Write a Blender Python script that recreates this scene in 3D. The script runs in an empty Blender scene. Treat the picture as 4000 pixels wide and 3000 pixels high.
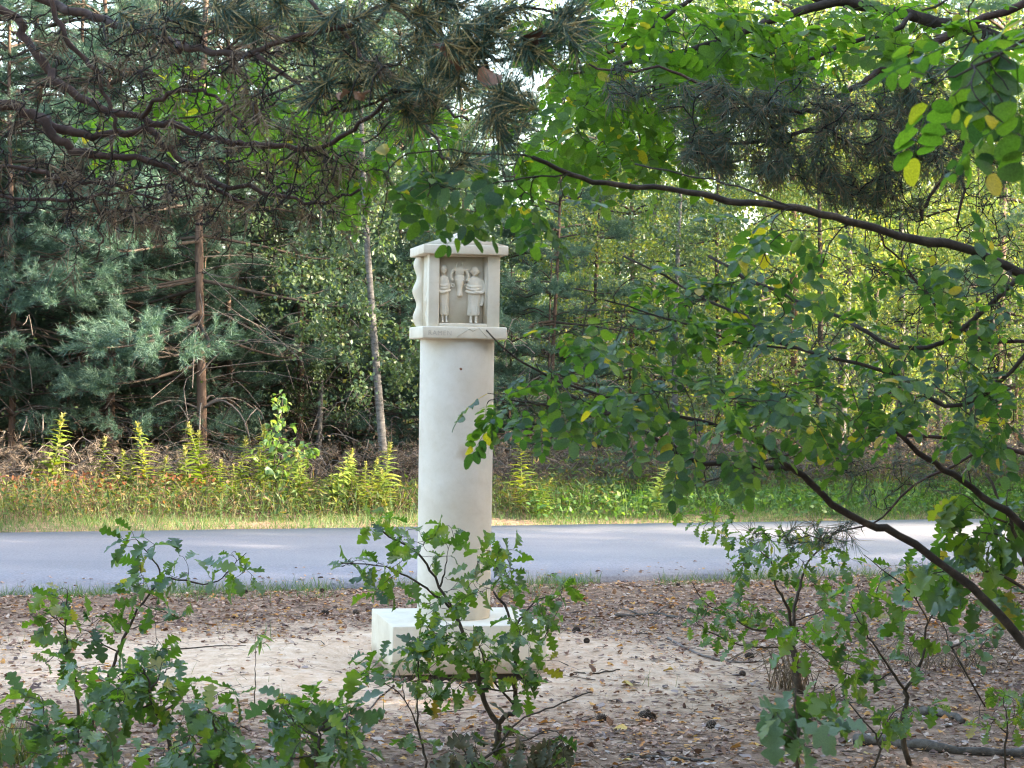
import bpy, bmesh, math, random
import numpy as np
from mathutils import Vector, Matrix, noise as mnoise

# ------------------------------------------------------------------ camera, sky, sun, exposure
SC = bpy.context.scene
COL = SC.collection
RAD = math.radians
EYE = 1.6
FPX = 8000.0                       # focal length in pixels of the 4000 px wide photograph
cd = bpy.data.cameras.new('camera')
cam = bpy.data.objects.new('camera', cd)
COL.objects.link(cam)
cd.lens = 72.0
cd.sensor_width = 36.0
cd.clip_end = 2000
cd.clip_start = 0.05
cam.location = (0, 0, EYE)
CAMR = Matrix.Rotation(RAD(90 - 0.41), 3, 'X') @ Matrix.Rotation(RAD(0.8), 3, 'Z')
cam.rotation_euler = CAMR.to_euler()
cd.dof.use_dof = True
cd.dof.focus_distance = 11.0
cd.dof.aperture_fstop = 18.0
SC.camera = cam

SUN_EL, SUN_AZ = RAD(21), RAD(100)          # low, along the road from the right
world = bpy.data.worlds.new('World')
SC.world = world
world.use_nodes = True
wn = world.node_tree.nodes
sky = wn.new('ShaderNodeTexSky')
sky.sky_type = 'NISHITA'
sky.sun_disc = False
sky.sun_elevation = SUN_EL
sky.sun_rotation = SUN_AZ
sky.air_density = 1.0
sky.dust_density = 2.0
world.node_tree.links.new(sky.outputs[0], wn['Background'].inputs[0])
wn['Background'].inputs[1].default_value = 0.15
sl = bpy.data.lights.new('sun', 'SUN')
sl.energy = 2.5
sl.angle = RAD(0.6)
sl.color = (1.0, 0.91, 0.78)
sun = bpy.data.objects.new('sun', sl)
COL.objects.link(sun)
sd = Vector((math.sin(SUN_AZ) * math.cos(SUN_EL), math.cos(SUN_AZ) * math.cos(SUN_EL), math.sin(SUN_EL)))
sun.rotation_euler = sd.to_track_quat('Z', 'Y').to_euler()
sun.location = (10, 30, 40)
SC.view_settings.view_transform = 'Standard'
SC.view_settings.look = 'None'
SC.view_settings.gamma = 1
SC.view_settings.exposure = 3.42
SC.view_settings.use_curve_mapping = False
SC.view_settings.use_white_balance = True
SC.view_settings.white_balance_temperature = 7300
SC.view_settings.white_balance_tint = 10
SC.cycles.max_bounces = 8
SC.cycles.diffuse_bounces = 5
SC.cycles.transmission_bounces = 5
SC.cycles.glossy_bounces = 2
SC.cycles.use_denoising = True
SC.cycles.denoising_prefilter = 'ACCURATE'
SC.cycles.filter_width = 1.2
SC.cycles.sample_clamp_indirect = 6.0

CM = np.array(CAMR)

def ray(px, py):
    v = np.array([(px - 2000) / FPX, (1500 - py) / FPX, -1.0])
    return CM @ v

def P(px, py, d):
    """world point seen at that place of the photograph, d metres in front of the camera"""
    r = ray(px, py)
    return np.array([0, 0, EYE]) + r * (d / r[1])

def G(px, py, z=0.0):
    r = ray(px, py)
    return np.array([0, 0, EYE]) + r * ((z - EYE) / r[2])

def to_px(p):
    q = CM.T @ (np.asarray(p, float) - np.array([0, 0, EYE]))
    return 2000 + FPX * q[0] / -q[2], 1500 - FPX * q[1] / -q[2], -q[2]

# ------------------------------------------------------------------ mesh helpers
def mesh_from(name, V, faces, mats, mis=None, smooth=False):
    """faces: list of int arrays (n,3) or (n,4); mis: material index for each array"""
    me = bpy.data.meshes.new(name)
    V = np.asarray(V, np.float32)
    me.vertices.add(len(V))
    me.vertices.foreach_set('co', V.ravel())
    faces = [np.asarray(f, np.int32) for f in faces]
    keep = [i for i, f in enumerate(faces) if len(f)]
    tot = sum(len(faces[i]) for i in keep)
    loops = np.concatenate([faces[i].ravel() for i in keep])
    sizes = np.concatenate([np.full(len(faces[i]), faces[i].shape[1], np.int32) for i in keep])
    starts = np.concatenate([[0], np.cumsum(sizes)[:-1]]).astype(np.int32)
    me.loops.add(len(loops))
    me.loops.foreach_set('vertex_index', loops)
    me.polygons.add(tot)
    me.polygons.foreach_set('loop_start', starts)
    me.polygons.foreach_set('loop_total', sizes)
    if mis is not None:
        mi = np.concatenate([np.full(len(faces[i]), mis[i], np.int32) for i in keep])
        me.polygons.foreach_set('material_index', mi)
    if smooth:
        me.polygons.foreach_set('use_smooth', np.ones(tot, bool))
    for m in mats:
        me.materials.append(m)
    me.update(calc_edges=True)
    return me

class Geo:
    """collects vertices, triangles and quads of one mesh"""
    def __init__(s):
        s.V, s.T, s.Q, s.n = [], [], [], 0
    def add(s, V, T=None, Q=None):
        V = np.asarray(V, float)
        s.V.append(V)
        if T is not None and len(T): s.T.append(np.asarray(T, int) + s.n)
        if Q is not None and len(Q): s.Q.append(np.asarray(Q, int) + s.n)
        s.n += len(V)
    def tube(s, pts, rad, sides=5, cap=True):
        pts = np.asarray(pts, float)
        n = len(pts)
        rad = np.broadcast_to(np.asarray(rad, float), (n,))
        t = np.gradient(pts, axis=0)
        t /= np.linalg.norm(t, axis=1)[:, None] + 1e-12
        ref = np.array([0.31, 0.77, 0.55]) if abs(t[0] @ [0.31, 0.77, 0.55]) < 0.9 else np.array([1.0, 0, 0])
        a = np.cross(t, ref); a /= np.linalg.norm(a, axis=1)[:, None] + 1e-12
        b = np.cross(t, a)
        th = np.arange(sides) * 2 * math.pi / sides
        ring = pts[:, None, :] + rad[:, None, None] * (np.cos(th)[None, :, None] * a[:, None, :] + np.sin(th)[None, :, None] * b[:, None, :])
        V = ring.reshape(-1, 3)
        i = np.arange(n - 1)[:, None] * sides
        j = np.arange(sides)[None, :]
        k = (np.arange(sides) + 1) % sides
        Q = np.stack([i + j, i + k[None, :], i + sides + k[None, :], i + sides + j], -1).reshape(-1, 4)
        T = None
        if cap:
            V = np.vstack([V, pts[0], pts[-1]])
            c0, c1 = n * sides, n * sides + 1
            T = [(c0, (q + 1) % sides, q) for q in range(sides)] + [(c1, (n - 1) * sides + q, (n - 1) * sides + (q + 1) % sides) for q in range(sides)]
        s.add(V, T, Q)
    def box(s, x0, x1, y0, y1, z0, z1):
        V = [(x0,y0,z0),(x1,y0,z0),(x1,y1,z0),(x0,y1,z0),(x0,y0,z1),(x1,y0,z1),(x1,y1,z1),(x0,y1,z1)]
        s.add(V, None, [(0,3,2,1),(4,5,6,7),(0,1,5,4),(1,2,6,5),(2,3,7,6),(3,0,4,7)])
    def scatter(s, V, T, Q, M):
        """M: (n,4,4) transforms of one small mesh"""
        M = np.asarray(M)
        if not len(M): return
        V = np.asarray(V, float); k = len(V)
        W = np.einsum('nij,vj->nvi', M[:, :3, :3], V) + M[:, None, :3, 3]
        off = (np.arange(len(M)) * k)[:, None, None]
        s.add(W.reshape(-1, 3),
              None if T is None or not len(T) else (np.asarray(T, int)[None] + off).reshape(-1, 3),
              None if Q is None or not len(Q) else (np.asarray(Q, int)[None] + off).reshape(-1, 4))
    def mesh(s, name, mat, smooth=False):
        V = np.concatenate(s.V)
        f = []
        if s.T: f.append(np.concatenate(s.T))
        if s.Q: f.append(np.concatenate(s.Q))
        return mesh_from(name, V, f, [mat], smooth=smooth)

def link(name, me, parent=None, kind=None, label=None):
    o = bpy.data.objects.new(name, me)
    COL.objects.link(o)
    if parent is not None: o.parent = parent
    if kind: o['kind'] = kind
    if label: o['label'] = label
    return o

def tag(o, label, cat, group=None):
    o['label'] = label; o['category'] = cat
    if group: o['group'] = group
    return o

def empty(name, loc, label, cat, group=None):
    o = bpy.data.objects.new(name, None)
    COL.objects.link(o)
    o.location = loc
    o.empty_display_size = 0.1
    return tag(o, label, cat, group)

def local(V, root):
    return np.asarray(V, float) - np.array(root.location)[None]

def norm(v):
    v = np.asarray(v, float)
    return v / (np.linalg.norm(v, axis=-1, keepdims=True) + 1e-12)

def frames(pos, d, n, s):
    """(k,4,4) transforms with local +Y along d and +Z near n, uniform scale s"""
    d = norm(d); x = norm(np.cross(d, n)); z = np.cross(x, d)
    s = np.broadcast_to(np.asarray(s, float), (len(d),))
    M = np.zeros((len(d), 4, 4)); M[:, 3, 3] = 1
    M[:, :3, 0] = x * s[:, None]; M[:, :3, 1] = d * s[:, None]; M[:, :3, 2] = z * s[:, None]
    M[:, :3, 3] = pos
    return M

def spline(pts, n=16):
    pts = np.asarray(pts, float)
    if len(pts) == 2:
        return pts[0] + (pts[1] - pts[0]) * np.linspace(0, 1, n)[:, None]
    p = np.vstack([2 * pts[0] - pts[1], pts, 2 * pts[-1] - pts[-2]])
    seg = len(pts) - 1
    u = np.linspace(0, seg - 1e-6, n)
    i = u.astype(int); t = (u - i)[:, None]
    a, b, c, d = p[i], p[i + 1], p[i + 2], p[i + 3]
    return 0.5 * (2 * b + (c - a) * t + (2 * a - 5 * b + 4 * c - d) * t ** 2 + (3 * b - a - 3 * c + d) * t ** 3)

# ------------------------------------------------------------------ materials
def new_mat(name):
    m = bpy.data.materials.new(name)
    m.use_nodes = True
    nt = m.node_tree
    nt.nodes.clear()
    out = nt.nodes.new('ShaderNodeOutputMaterial')
    return m, nt, out

def ramp(nt, stops, fac=None, interp='LINEAR'):
    r = nt.nodes.new('ShaderNodeValToRGB')
    r.color_ramp.interpolation = interp
    el = r.color_ramp.elements
    while len(el) < len(stops): el.new(0.5)
    for e, (p, c) in zip(el, stops):
        e.position = p; e.color = (*c, 1)
    if fac is not None: nt.links.new(fac, r.inputs[0])
    return r.outputs[0]

def math_node(nt, op, a, b=None):
    n = nt.nodes.new('ShaderNodeMath'); n.operation = op
    for i, v in enumerate((a, b)):
        if v is None: continue
        if isinstance(v, (int, float)): n.inputs[i].default_value = v
        else: nt.links.new(v, n.inputs[i])
    return n.outputs[0]

def noise_tex(nt, scale, detail=4, rough=0.6, vec=None, dist=0.0):
    n = nt.nodes.new('ShaderNodeTexNoise')
    n.inputs['Scale'].default_value = scale
    n.inputs['Detail'].default_value = detail
    n.inputs['Roughness'].default_value = rough
    n.inputs['Distortion'].default_value = dist
    if vec is not None: nt.links.new(vec, n.inputs['Vector'])
    return n.outputs['Fac']

def mixc(nt, fac, a, b, mode='MIX'):
    n = nt.nodes.new('ShaderNodeMix'); n.data_type = 'RGBA'; n.blend_type = mode
    for s, v in ((0, fac), (6, a), (7, b)):
        if hasattr(v, 'is_linked'): nt.links.new(v, n.inputs[s])
        elif isinstance(v, (int, float)): n.inputs[s].default_value = v
        else: n.inputs[s].default_value = (*v, 1)
    return n.outputs[2]

def bump(nt, h, strength=0.4, dist=0.01):
    b = nt.nodes.new('ShaderNodeBump')
    b.inputs['Strength'].default_value = strength
    b.inputs['Distance'].default_value = dist
    nt.links.new(h, b.inputs['Height'])
    return b.outputs[0]

def objco(nt):
    return nt.nodes.new('ShaderNodeTexCoord').outputs['Object']

def leaf_mat(name, stops, trans=0.5, tint=(1.25, 1.5, 0.45), rough=0.45, spec=0.35, mottle=60.0):
    """a thin leaf: some light is reflected, some comes through in a yellower green; every leaf takes its own colour"""
    m, nt, out = new_mat(name)
    g = nt.nodes.new('ShaderNodeNewGeometry')
    oi = nt.nodes.new('ShaderNodeObjectInfo')
    r = math_node(nt, 'FRACT', math_node(nt, 'ADD', g.outputs['Random Per Island'], math_node(nt, 'MULTIPLY', oi.outputs['Random'], 7.31)))
    c = ramp(nt, stops, r)
    if mottle:
        nf = noise_tex(nt, mottle, 2, 0.6, objco(nt))
        c = mixc(nt, 1.0, c, ramp(nt, [(0.3, (0.7, 0.7, 0.7)), (0.7, (1.2, 1.2, 1.2))], nf), 'MULTIPLY')
    p = nt.nodes.new('ShaderNodeBsdfPrincipled')
    nt.links.new(c, p.inputs['Base Color'])
    p.inputs['Roughness'].default_value = rough
    p.inputs['Specular IOR Level'].default_value = spec
    t = nt.nodes.new('ShaderNodeBsdfTranslucent')
    nt.links.new(mixc(nt, 1.0, c, tint, 'MULTIPLY'), t.inputs['Color'])
    mx = nt.nodes.new('ShaderNodeMixShader')
    mx.inputs[0].default_value = trans
    nt.links.new(p.outputs[0], mx.inputs[1]); nt.links.new(t.outputs[0], mx.inputs[2])
    nt.links.new(mx.outputs[0], out.inputs[0])
    return m

def plain(name, stops, scale=20, rough=0.8, bstr=0.4, bdist=0.005, detail=5, stretch=None, spec=0.3, island=False):
    m, nt, out = new_mat(name)
    co = objco(nt)
    if stretch:
        mp = nt.nodes.new('ShaderNodeMapping'); mp.inputs['Scale'].default_value = stretch
        nt.links.new(co, mp.inputs[0]); co = mp.outputs[0]
    if island:
        f = nt.nodes.new('ShaderNodeNewGeometry').outputs['Random Per Island']
    else:
        f = noise_tex(nt, scale, detail, 0.65, co)
    p = nt.nodes.new('ShaderNodeBsdfPrincipled')
    nt.links.new(ramp(nt, stops, f), p.inputs['Base Color'])
    p.inputs['Roughness'].default_value = rough
    p.inputs['Specular IOR Level'].default_value = spec
    if bstr and not island: nt.links.new(bump(nt, f, bstr, bdist), p.inputs['Normal'])
    nt.links.new(p.outputs[0], out.inputs[0])
    return m

M = {}
# colours of leaves and needles
M['locust'] = leaf_mat('locust leaf', [(0, (.032,.080,.046)), (.4, (.055,.118,.048)), (.75, (.095,.175,.045)), (.96, (.15,.225,.05)), (.982, (.13,.20,.05)), (.986, (.50,.36,.06)), (1, (.42,.30,.05))], .5, (1.8,2.05,.42), .40, .5)
M['locust_far'] = leaf_mat('locust leaf further off', [(0, (.075,.150,.040)), (.5, (.105,.195,.045)), (.95, (.15,.24,.055)), (.98, (.42,.34,.06)), (1, (.42,.30,.05))], .62, (1.5,1.75,.4), .5, .3)
M['oak'] = leaf_mat('oak leaf', [(0, (.030,.066,.028)), (.5, (.056,.112,.032)), (.9, (.10,.168,.038)), (.97, (.14,.18,.04)), (1, (.26,.17,.05))], .45, (2.1,2.3,.4), .36, .6, 90)
M['oak_bright'] = leaf_mat('oak leaf bright', [(0, (.070,.140,.040)), (.6, (.115,.195,.045)), (.94, (.17,.235,.05)), (1, (.32,.24,.06))], .5, (1.6,1.8,.4), .32, .8, 90)
M['oak_dull'] = leaf_mat('withered oak leaf', [(0, (.060,.068,.040)), (.5, (.095,.095,.060)), (1, (.15,.125,.075))], .25, (1.2,1.1,.7), .6, .3, 90)
M['oak_pale'] = leaf_mat('pale oak leaf', [(0, (.075,.14,.075)), (1, (.13,.20,.11))], .35, (1.3,1.5,.6), .5, .5, 60)
M['needle'] = leaf_mat('pine needle', [(0, (.045,.095,.062)), (.68, (.085,.150,.095)), (.72, (.40,.31,.13)), (1, (.54,.42,.19))], .15, (1.2,1.3,.7), .45, .45, 0)
M['needle_dark'] = leaf_mat('dark pine needle', [(0, (.036,.066,.042)), (.70, (.078,.122,.072)), (.76, (.17,.11,.05)), (1, (.26,.17,.08))], .12, (1.2,1.3,.7), .5, .4, 0)
M['needle_brown'] = leaf_mat('dead pine needle', [(0, (.10,.065,.040)), (.6, (.21,.145,.09)), (1, (.38,.29,.19))], .15, (1.2,1,.8), .6, .3, 0)
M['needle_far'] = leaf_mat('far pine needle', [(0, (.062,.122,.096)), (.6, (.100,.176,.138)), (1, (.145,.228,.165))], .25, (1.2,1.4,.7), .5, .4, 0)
M['leaf_far'] = leaf_mat('far leaf', [(0, (.060,.110,.060)), (.5, (.095,.155,.080)), (.94, (.14,.195,.09)), (1, (.26,.25,.08))], .4, (1.35,1.4,.6), .40, .6, 0)
M['leaf_sun'] = leaf_mat('far leaf with painted sun glow', [(0, (.13,.22,.085)), (.5, (.21,.29,.10)), (.86, (.31,.35,.11)), (1, (.46,.38,.10))], .5, (1.4,1.4,.6), .45, .4, 0)  # sun glow put into the leaf colour, brighter and yellower than leaf_far
M['goldenrod'] = leaf_mat('goldenrod leaf', [(0, (.17,.25,.06)), (.6, (.26,.34,.08)), (1, (.42,.40,.10))], .5, (1.4,1.4,.45), .5, .3, 0)
M['goldtop'] = leaf_mat('goldenrod tip', [(0, (.26,.28,.10)), (1, (.40,.36,.15))], .4, (1.2,1.2,.5), .6, .2, 0)
M['red_leaf'] = leaf_mat('rust leaf', [(0, (.13,.060,.036)), (.7, (.24,.105,.058)), (1, (.34,.20,.075))], .4, (1.4,1,.6), .5, .3, 0)
M['aspen'] = leaf_mat('aspen leaf', [(0, (.09,.17,.08)), (.7, (.14,.24,.09)), (1, (.26,.32,.10))], .45, (1.3,1.4,.5), .4, .5, 0)
M['grass'] = leaf_mat('grass blade', [(0, (.065,.14,.050)), (.65, (.11,.19,.070)), (.88, (.18,.21,.10)), (1, (.30,.27,.17))], .4, (1.3,1.35,.5), .5, .3, 0)
M['weed'] = leaf_mat('weed leaf', [(0, (.045,.085,.03)), (.5, (.085,.14,.04)), (.8, (.16,.17,.055)), (1, (.22,.14,.07))], .45, (1.4,1.4,.45), .5, .3, 0)
M['lush'] = leaf_mat('lush weed leaf', [(0, (.06,.135,.045)), (.6, (.10,.20,.055)), (1, (.18,.26,.08))], .45, (1.3,1.45,.45), .5, .3, 0)
M['drygrass'] = leaf_mat('dry stalk', [(0, (.07,.048,.036)), (.6, (.135,.095,.066)), (1, (.25,.185,.125))], .25, (1.1,1,.8), .7, .2, 0)
M['litter'] = leaf_mat('fallen leaf', [(0, (.070,.034,.022)), (.27, (.18,.088,.054)), (.50, (.34,.195,.13)), (.70, (.48,.31,.215)), (.82, (.57,.42,.32)), (.87, (.46,.18,.045)), (1, (.58,.30,.07))], .15, (1.1,1,.8), .6, .35, 40)
M['twig_under'] = plain('dark dead twig', [(.3, (.035,.026,.021)), (.7, (.10,.078,.064))], 20, .9, 0)
M['needle_grey'] = leaf_mat('old grey-brown needle', [(0, (.075,.055,.042)), (.6, (.145,.112,.088)), (1, (.25,.205,.165))], .1, (1,1,1), .7, .2, 0)
M['stubble'] = leaf_mat('pine straw', [(0, (.10,.066,.045)), (.6, (.20,.145,.10)), (1, (.34,.27,.20))], .1, (1,1,1), .7, .2, 0)
# bark and wood
M['bark_pine'] = plain('pine bark', [(.3, (.050,.036,.029)), (.5, (.10,.070,.054)), (.75, (.20,.13,.095))], 22, .9, .8, .012, stretch=(1,1,.35))
M['bark_red'] = plain('reddish pine bark', [(.3, (.085,.054,.040)), (.5, (.15,.098,.073)), (.75, (.24,.165,.125))], 18, .9, .8, .012, stretch=(1,1,.35))
M['twig_dark'] = plain('dark twig', [(.3, (.012,.0095,.008)), (.6, (.030,.022,.018)), (.8, (.070,.052,.042))], 40, .85, .5, .003)
M['limb_red'] = plain('reddish limb', [(.3, (.028,.018,.014)), (.55, (.066,.039,.030)), (.8, (.14,.088,.066))], 30, .85, .6, .004)
M['twig_oak'] = plain('oak twig', [(.3, (.030,.023,.017)), (.7, (.085,.065,.048))], 40, .85, .5, .003)
M['bark_locust'] = plain('locust bark', [(.3, (.020,.016,.012)), (.55, (.052,.040,.031)), (.8, (.11,.085,.066))], 28, .9, .8, .005, stretch=(1,1,1))
M['bark_grey'] = plain('grey smooth bark', [(.32, (.055,.050,.046)), (.5, (.135,.126,.118)), (.72, (.24,.228,.215))], 14, .8, .4, .004, stretch=(1,1,2.2))
M['dead_wood'] = plain('grey dead wood', [(.3, (.10,.080,.068)), (.6, (.19,.16,.14)), (.8, (.30,.265,.24))], 30, .9, .5, .003)
M['twig_far'] = plain('far twig', [(.3, (.05,.037,.030)), (.7, (.115,.09,.072))], 10, .9, 0)
M['log'] = plain('log bark', [(.3, (.040,.034,.028)), (.55, (.105,.090,.076)), (.8, (.22,.20,.175))], 18, .95, .9, .01)
M['cone'] = plain('pine cone', [(.3, (.035,.026,.020)), (.7, (.11,.080,.060))], 60, .9, .6, .004)
M['stem_green'] = plain('green stem', [(.3, (.12,.15,.05)), (.7, (.22,.21,.08))], 30, .7, 0)

def stone_mat(name, stain=False, splash=False, tones=((.55,.482,.385), (.64,.575,.47), (.69,.635,.54))):
    m, nt, out = new_mat(name)
    co = objco(nt)
    fine = noise_tex(nt, 420, 3, .7, co)
    big = noise_tex(nt, 3.2, 5, .6, co, .6)
    c = ramp(nt, [(.25, tones[0]), (.5, tones[1]), (.75, tones[2])], big)
    c = mixc(nt, .35, c, ramp(nt, [(.3, (.42,.38,.32)), (.7, (.72,.66,.56))], fine), 'SOFT_LIGHT')
    c = mixc(nt, .45, c, ramp(nt, [(.32, (.38,.355,.32)), (.5, (.5,.5,.5)), (.7, (.60,.59,.57))], noise_tex(nt, 26, 5, .75, co, .4)), 'SOFT_LIGHT')
    if splash:
        sz_ = nt.nodes.new('ShaderNodeSeparateXYZ'); nt.links.new(co, sz_.inputs[0])
        f_ = math_node(nt, 'ADD', sz_.outputs[2], math_node(nt, 'MULTIPLY', noise_tex(nt, 14, 5, .7, co), -.16))
        c = mixc(nt, ramp(nt, [(0, (.8,) * 3), (.045, (0, 0, 0))], math_node(nt, 'ADD', f_, .045)), c, (.36,.275,.20))
    if stain:
        def blob(x, z, r, soft, amt, col, scale):
            nonlocal c
            sp = nt.nodes.new('ShaderNodeSeparateXYZ'); nt.links.new(co, sp.inputs[0])
            dx = math_node(nt, 'SUBTRACT', sp.outputs[0], x)
            dz = math_node(nt, 'SUBTRACT', sp.outputs[2], z)
            d = math_node(nt, 'SQRT', math_node(nt, 'ADD', math_node(nt, 'MULTIPLY', dx, dx), math_node(nt, 'MULTIPLY', dz, dz)))
            d = math_node(nt, 'ADD', d, math_node(nt, 'MULTIPLY', math_node(nt, 'SUBTRACT', noise_tex(nt, scale, 4, .6, co), .5), r * 1.4))
            front = math_node(nt, 'LESS_THAN', sp.outputs[1], 0)
            f = ramp(nt, [(0, (amt,)*3), (r / .5, (amt*.9,)*3), (min(.99, (r + soft) / .5), (0, 0, 0))], math_node(nt, 'MULTIPLY', d, 2.0))
            c = mixc(nt, math_node(nt, 'MULTIPLY', f, front), c, col)
        blob(.018, 1.15, .020, .035, .75, (.42,.32,.21), 26)
        blob(-.05, .75, .09, .16, .35, (.52,.43,.30), 8)
        blob(.07, 1.50, .04, .12, .35, (.50,.41,.29), 12)
    p = nt.nodes.new('ShaderNodeBsdfPrincipled')
    nt.links.new(c, p.inputs['Base Color'])
    p.inputs['Roughness'].default_value = .85
    p.inputs['Specular IOR Level'].default_value = .25
    nt.links.new(bump(nt, fine, .25, .002), p.inputs['Normal'])
    nt.links.new(p.outputs[0], out.inputs[0])
    return m
M['stone'] = stone_mat('cream sandstone')
M['stone_plinth'] = stone_mat('cream sandstone plinth', False, True)
M['stone_shaft'] = stone_mat('pale sandstone shaft', True, False, ((.535,.49,.425), (.61,.57,.505), (.66,.625,.57)))
M['stone_letter'] = plain('cut lettering stone', [(.3, (.45,.39,.31)), (.7, (.54,.475,.39))], 200, .9, .2, .001)
M['concrete'] = plain('foundation concrete', [(.3, (.09,.08,.07)), (.7, (.17,.15,.13))], 30, .95, .5, .004)

# ------------------------------------------------------------------ ground, road
road_far = [G(0, 2082), G(2700, 2050)]
road_near = [G(300, 2312), G(2400, 2254)]
def line_y(ab, x):
    a, b = ab
    return a[1] + (b[1] - a[1]) * (x - a[0]) / (b[0] - a[0])
FAR_S = (road_far[1][1] - road_far[0][1]) / (road_far[1][0] - road_far[0][0])
NEAR_S = (road_near[1][1] - road_near[0][1]) / (road_near[1][0] - road_near[0][0])
RS = (FAR_S + NEAR_S) / 2
fm = (road_far[0] + road_far[1]) / 2; nm = (road_near[0] + road_near[1]) / 2
def y_far(x): return fm[1] + RS * (x - fm[0])
def y_near(x): return nm[1] + RS * (x - nm[0])

SHX, SHY = P(1771, 2440, 11.1)[:2]

def gz(x, y):
    """height of the ground"""
    z = mnoise.noise((x * .45, y * .45, 0)) * .035 + mnoise.noise((x * 1.7, y * 1.7, 3)) * .014
    d = math.hypot(x - SHX, y - SHY)
    z += .05 * math.exp(-((d - .9) / .35) ** 2) - .085 * math.exp(-((d) / .62) ** 2)
    yn, yf = y_near(x), y_far(x)
    if yn - .6 < y < yf + .6:
        e = min(y - (yn - .6), (yf + .6) - y, .6) / .6
        z = z * (1 - e) - .035 * e
    if y > yf + .6:
        z += .04 * min(1, (y - yf - .6) / 1.5)
    return z

def axis(segs):
    out = []
    for a, b, n in segs: out += list(np.linspace(a, b, n, endpoint=False))
    return np.array(out + [segs[-1][1]])
gx = axis([(-400, -40, 6), (-40, -9, 12), (-9, 9, 150), (9, 40, 12), (40, 400, 6)])
gy = axis([(-400, -20, 6), (-20, 3, 10), (3, 17, 150), (17, 30, 60), (30, 80, 12), (80, 600, 6)])
GX, GY = np.meshgrid(gx, gy)
GZ = np.array([gz(x, y) for x, y in zip(GX.ravel(), GY.ravel())])
nx, ny = len(gx), len(gy)
i = np.arange((nx - 1) * (ny - 1)); r_ = i // (nx - 1) * nx + i % (nx - 1)
gq = np.stack([r_, r_ + 1, r_ + nx + 1, r_ + nx], 1)

def ground_mat():
    m, nt, out = new_mat('forest soil and sand')
    co = objco(nt)
    sp = nt.nodes.new('ShaderNodeSeparateXYZ'); nt.links.new(co, sp.inputs[0])
    dx = math_node(nt, 'MULTIPLY', math_node(nt, 'SUBTRACT', sp.outputs[0], SHX - .75), .23)
    dy = math_node(nt, 'MULTIPLY', math_node(nt, 'SUBTRACT', sp.outputs[1], SHY - .1), .40)
    d = math_node(nt, 'SQRT', math_node(nt, 'ADD', math_node(nt, 'MULTIPLY', dx, dx), math_node(nt, 'MULTIPLY', dy, dy)))
    d = math_node(nt, 'ADD', d, math_node(nt, 'MULTIPLY', math_node(nt, 'SUBTRACT', noise_tex(nt, 1.6, 5, .65, co), .5), .9))
    mask = ramp(nt, [(.35, (1, 1, 1)), (.85, (0, 0, 0))], d)
    n1 = noise_tex(nt, 9, 6, .7, co)
    n2 = noise_tex(nt, 70, 4, .7, co)
    sand = ramp(nt, [(.3, (.48,.315,.205)), (.5, (.65,.455,.315)), (.7, (.74,.565,.42))], n1)
    soil = ramp(nt, [(.3, (.115,.070,.048)), (.5, (.26,.168,.115)), (.7, (.43,.30,.21))], n1)
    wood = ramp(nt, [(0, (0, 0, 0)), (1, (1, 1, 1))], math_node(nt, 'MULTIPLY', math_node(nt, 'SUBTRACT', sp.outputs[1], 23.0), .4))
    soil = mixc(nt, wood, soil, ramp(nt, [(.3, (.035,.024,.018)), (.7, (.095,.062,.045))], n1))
    c = mixc(nt, mask, soil, sand)
    c = mixc(nt, .6, c, ramp(nt, [(.3, (.3,.28,.26)), (.7, (.72,.70,.68))], n2), 'SOFT_LIGHT')
    p = nt.nodes.new('ShaderNodeBsdfPrincipled')
    nt.links.new(c, p.inputs['Base Color']); p.inputs['Roughness'].default_value = .95
    p.inputs['Specular IOR Level'].default_value = .15
    h = math_node(nt, 'ADD', n1, math_node(nt, 'MULTIPLY', n2, .4))
    nt.links.new(bump(nt, h, .7, .03), p.inputs['Normal'])
    nt.links.new(p.outputs[0], out.inputs[0])
    return m
link('ground', mesh_from('ground', np.stack([GX.ravel(), GY.ravel(), GZ], 1), [gq], [ground_mat()], smooth=True), kind='structure')

def road_mat():
    m, nt, out = new_mat('worn asphalt')
    co = objco(nt)
    n1 = noise_tex(nt, 55, 6, .85, co)
    vo = nt.nodes.new('ShaderNodeTexVoronoi'); vo.inputs['Scale'].default_value = 45; nt.links.new(co, vo.inputs['Vector'])
    big = noise_tex(nt, .8, 5, .6, co)
    mp = nt.nodes.new('ShaderNodeMapping'); mp.inputs['Scale'].default_value = (.12, 1.6, 1); nt.links.new(co, mp.inputs[0])
    lane = noise_tex(nt, 1.0, 3, .5, mp.outputs[0])
    c = ramp(nt, [(.3, (.12,.115,.125)), (.5, (.205,.197,.212)), (.7, (.31,.30,.315))], n1)
    c = mixc(nt, .5, c, ramp(nt, [(.1, (.30,.30,.30)), (.5, (.60,.60,.60))], vo.outputs['Distance']), 'SOFT_LIGHT')
    c = mixc(nt, .45, c, ramp(nt, [(.35, (.40,.40,.41)), (.65, (.62,.60,.59))], lane), 'SOFT_LIGHT')
    c = mixc(nt, .35, c, ramp(nt, [(.35, (.40,.40,.41)), (.65, (.62,.60,.59))], big), 'SOFT_LIGHT')
    p = nt.nodes.new('ShaderNodeBsdfPrincipled')
    nt.links.new(c, p.inputs['Base Color']); p.inputs['Roughness'].default_value = .55
    p.inputs['Specular IOR Level'].default_value = .5
    nt.links.new(bump(nt, n1, .35, .006), p.inputs['Normal'])
    nt.links.new(p.outputs[0], out.inputs[0])
    return m
rg = Geo()
xs = axis([(-150, -12, 12), (-12, 12, 200), (12, 150, 12)])
rr = random.Random(4)
na = np.array([y_near(x) + .07 * mnoise.noise((x * 1.3, 0, 5)) + .05 * mnoise.noise((x * 5, 0, 9)) for x in xs])
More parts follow.
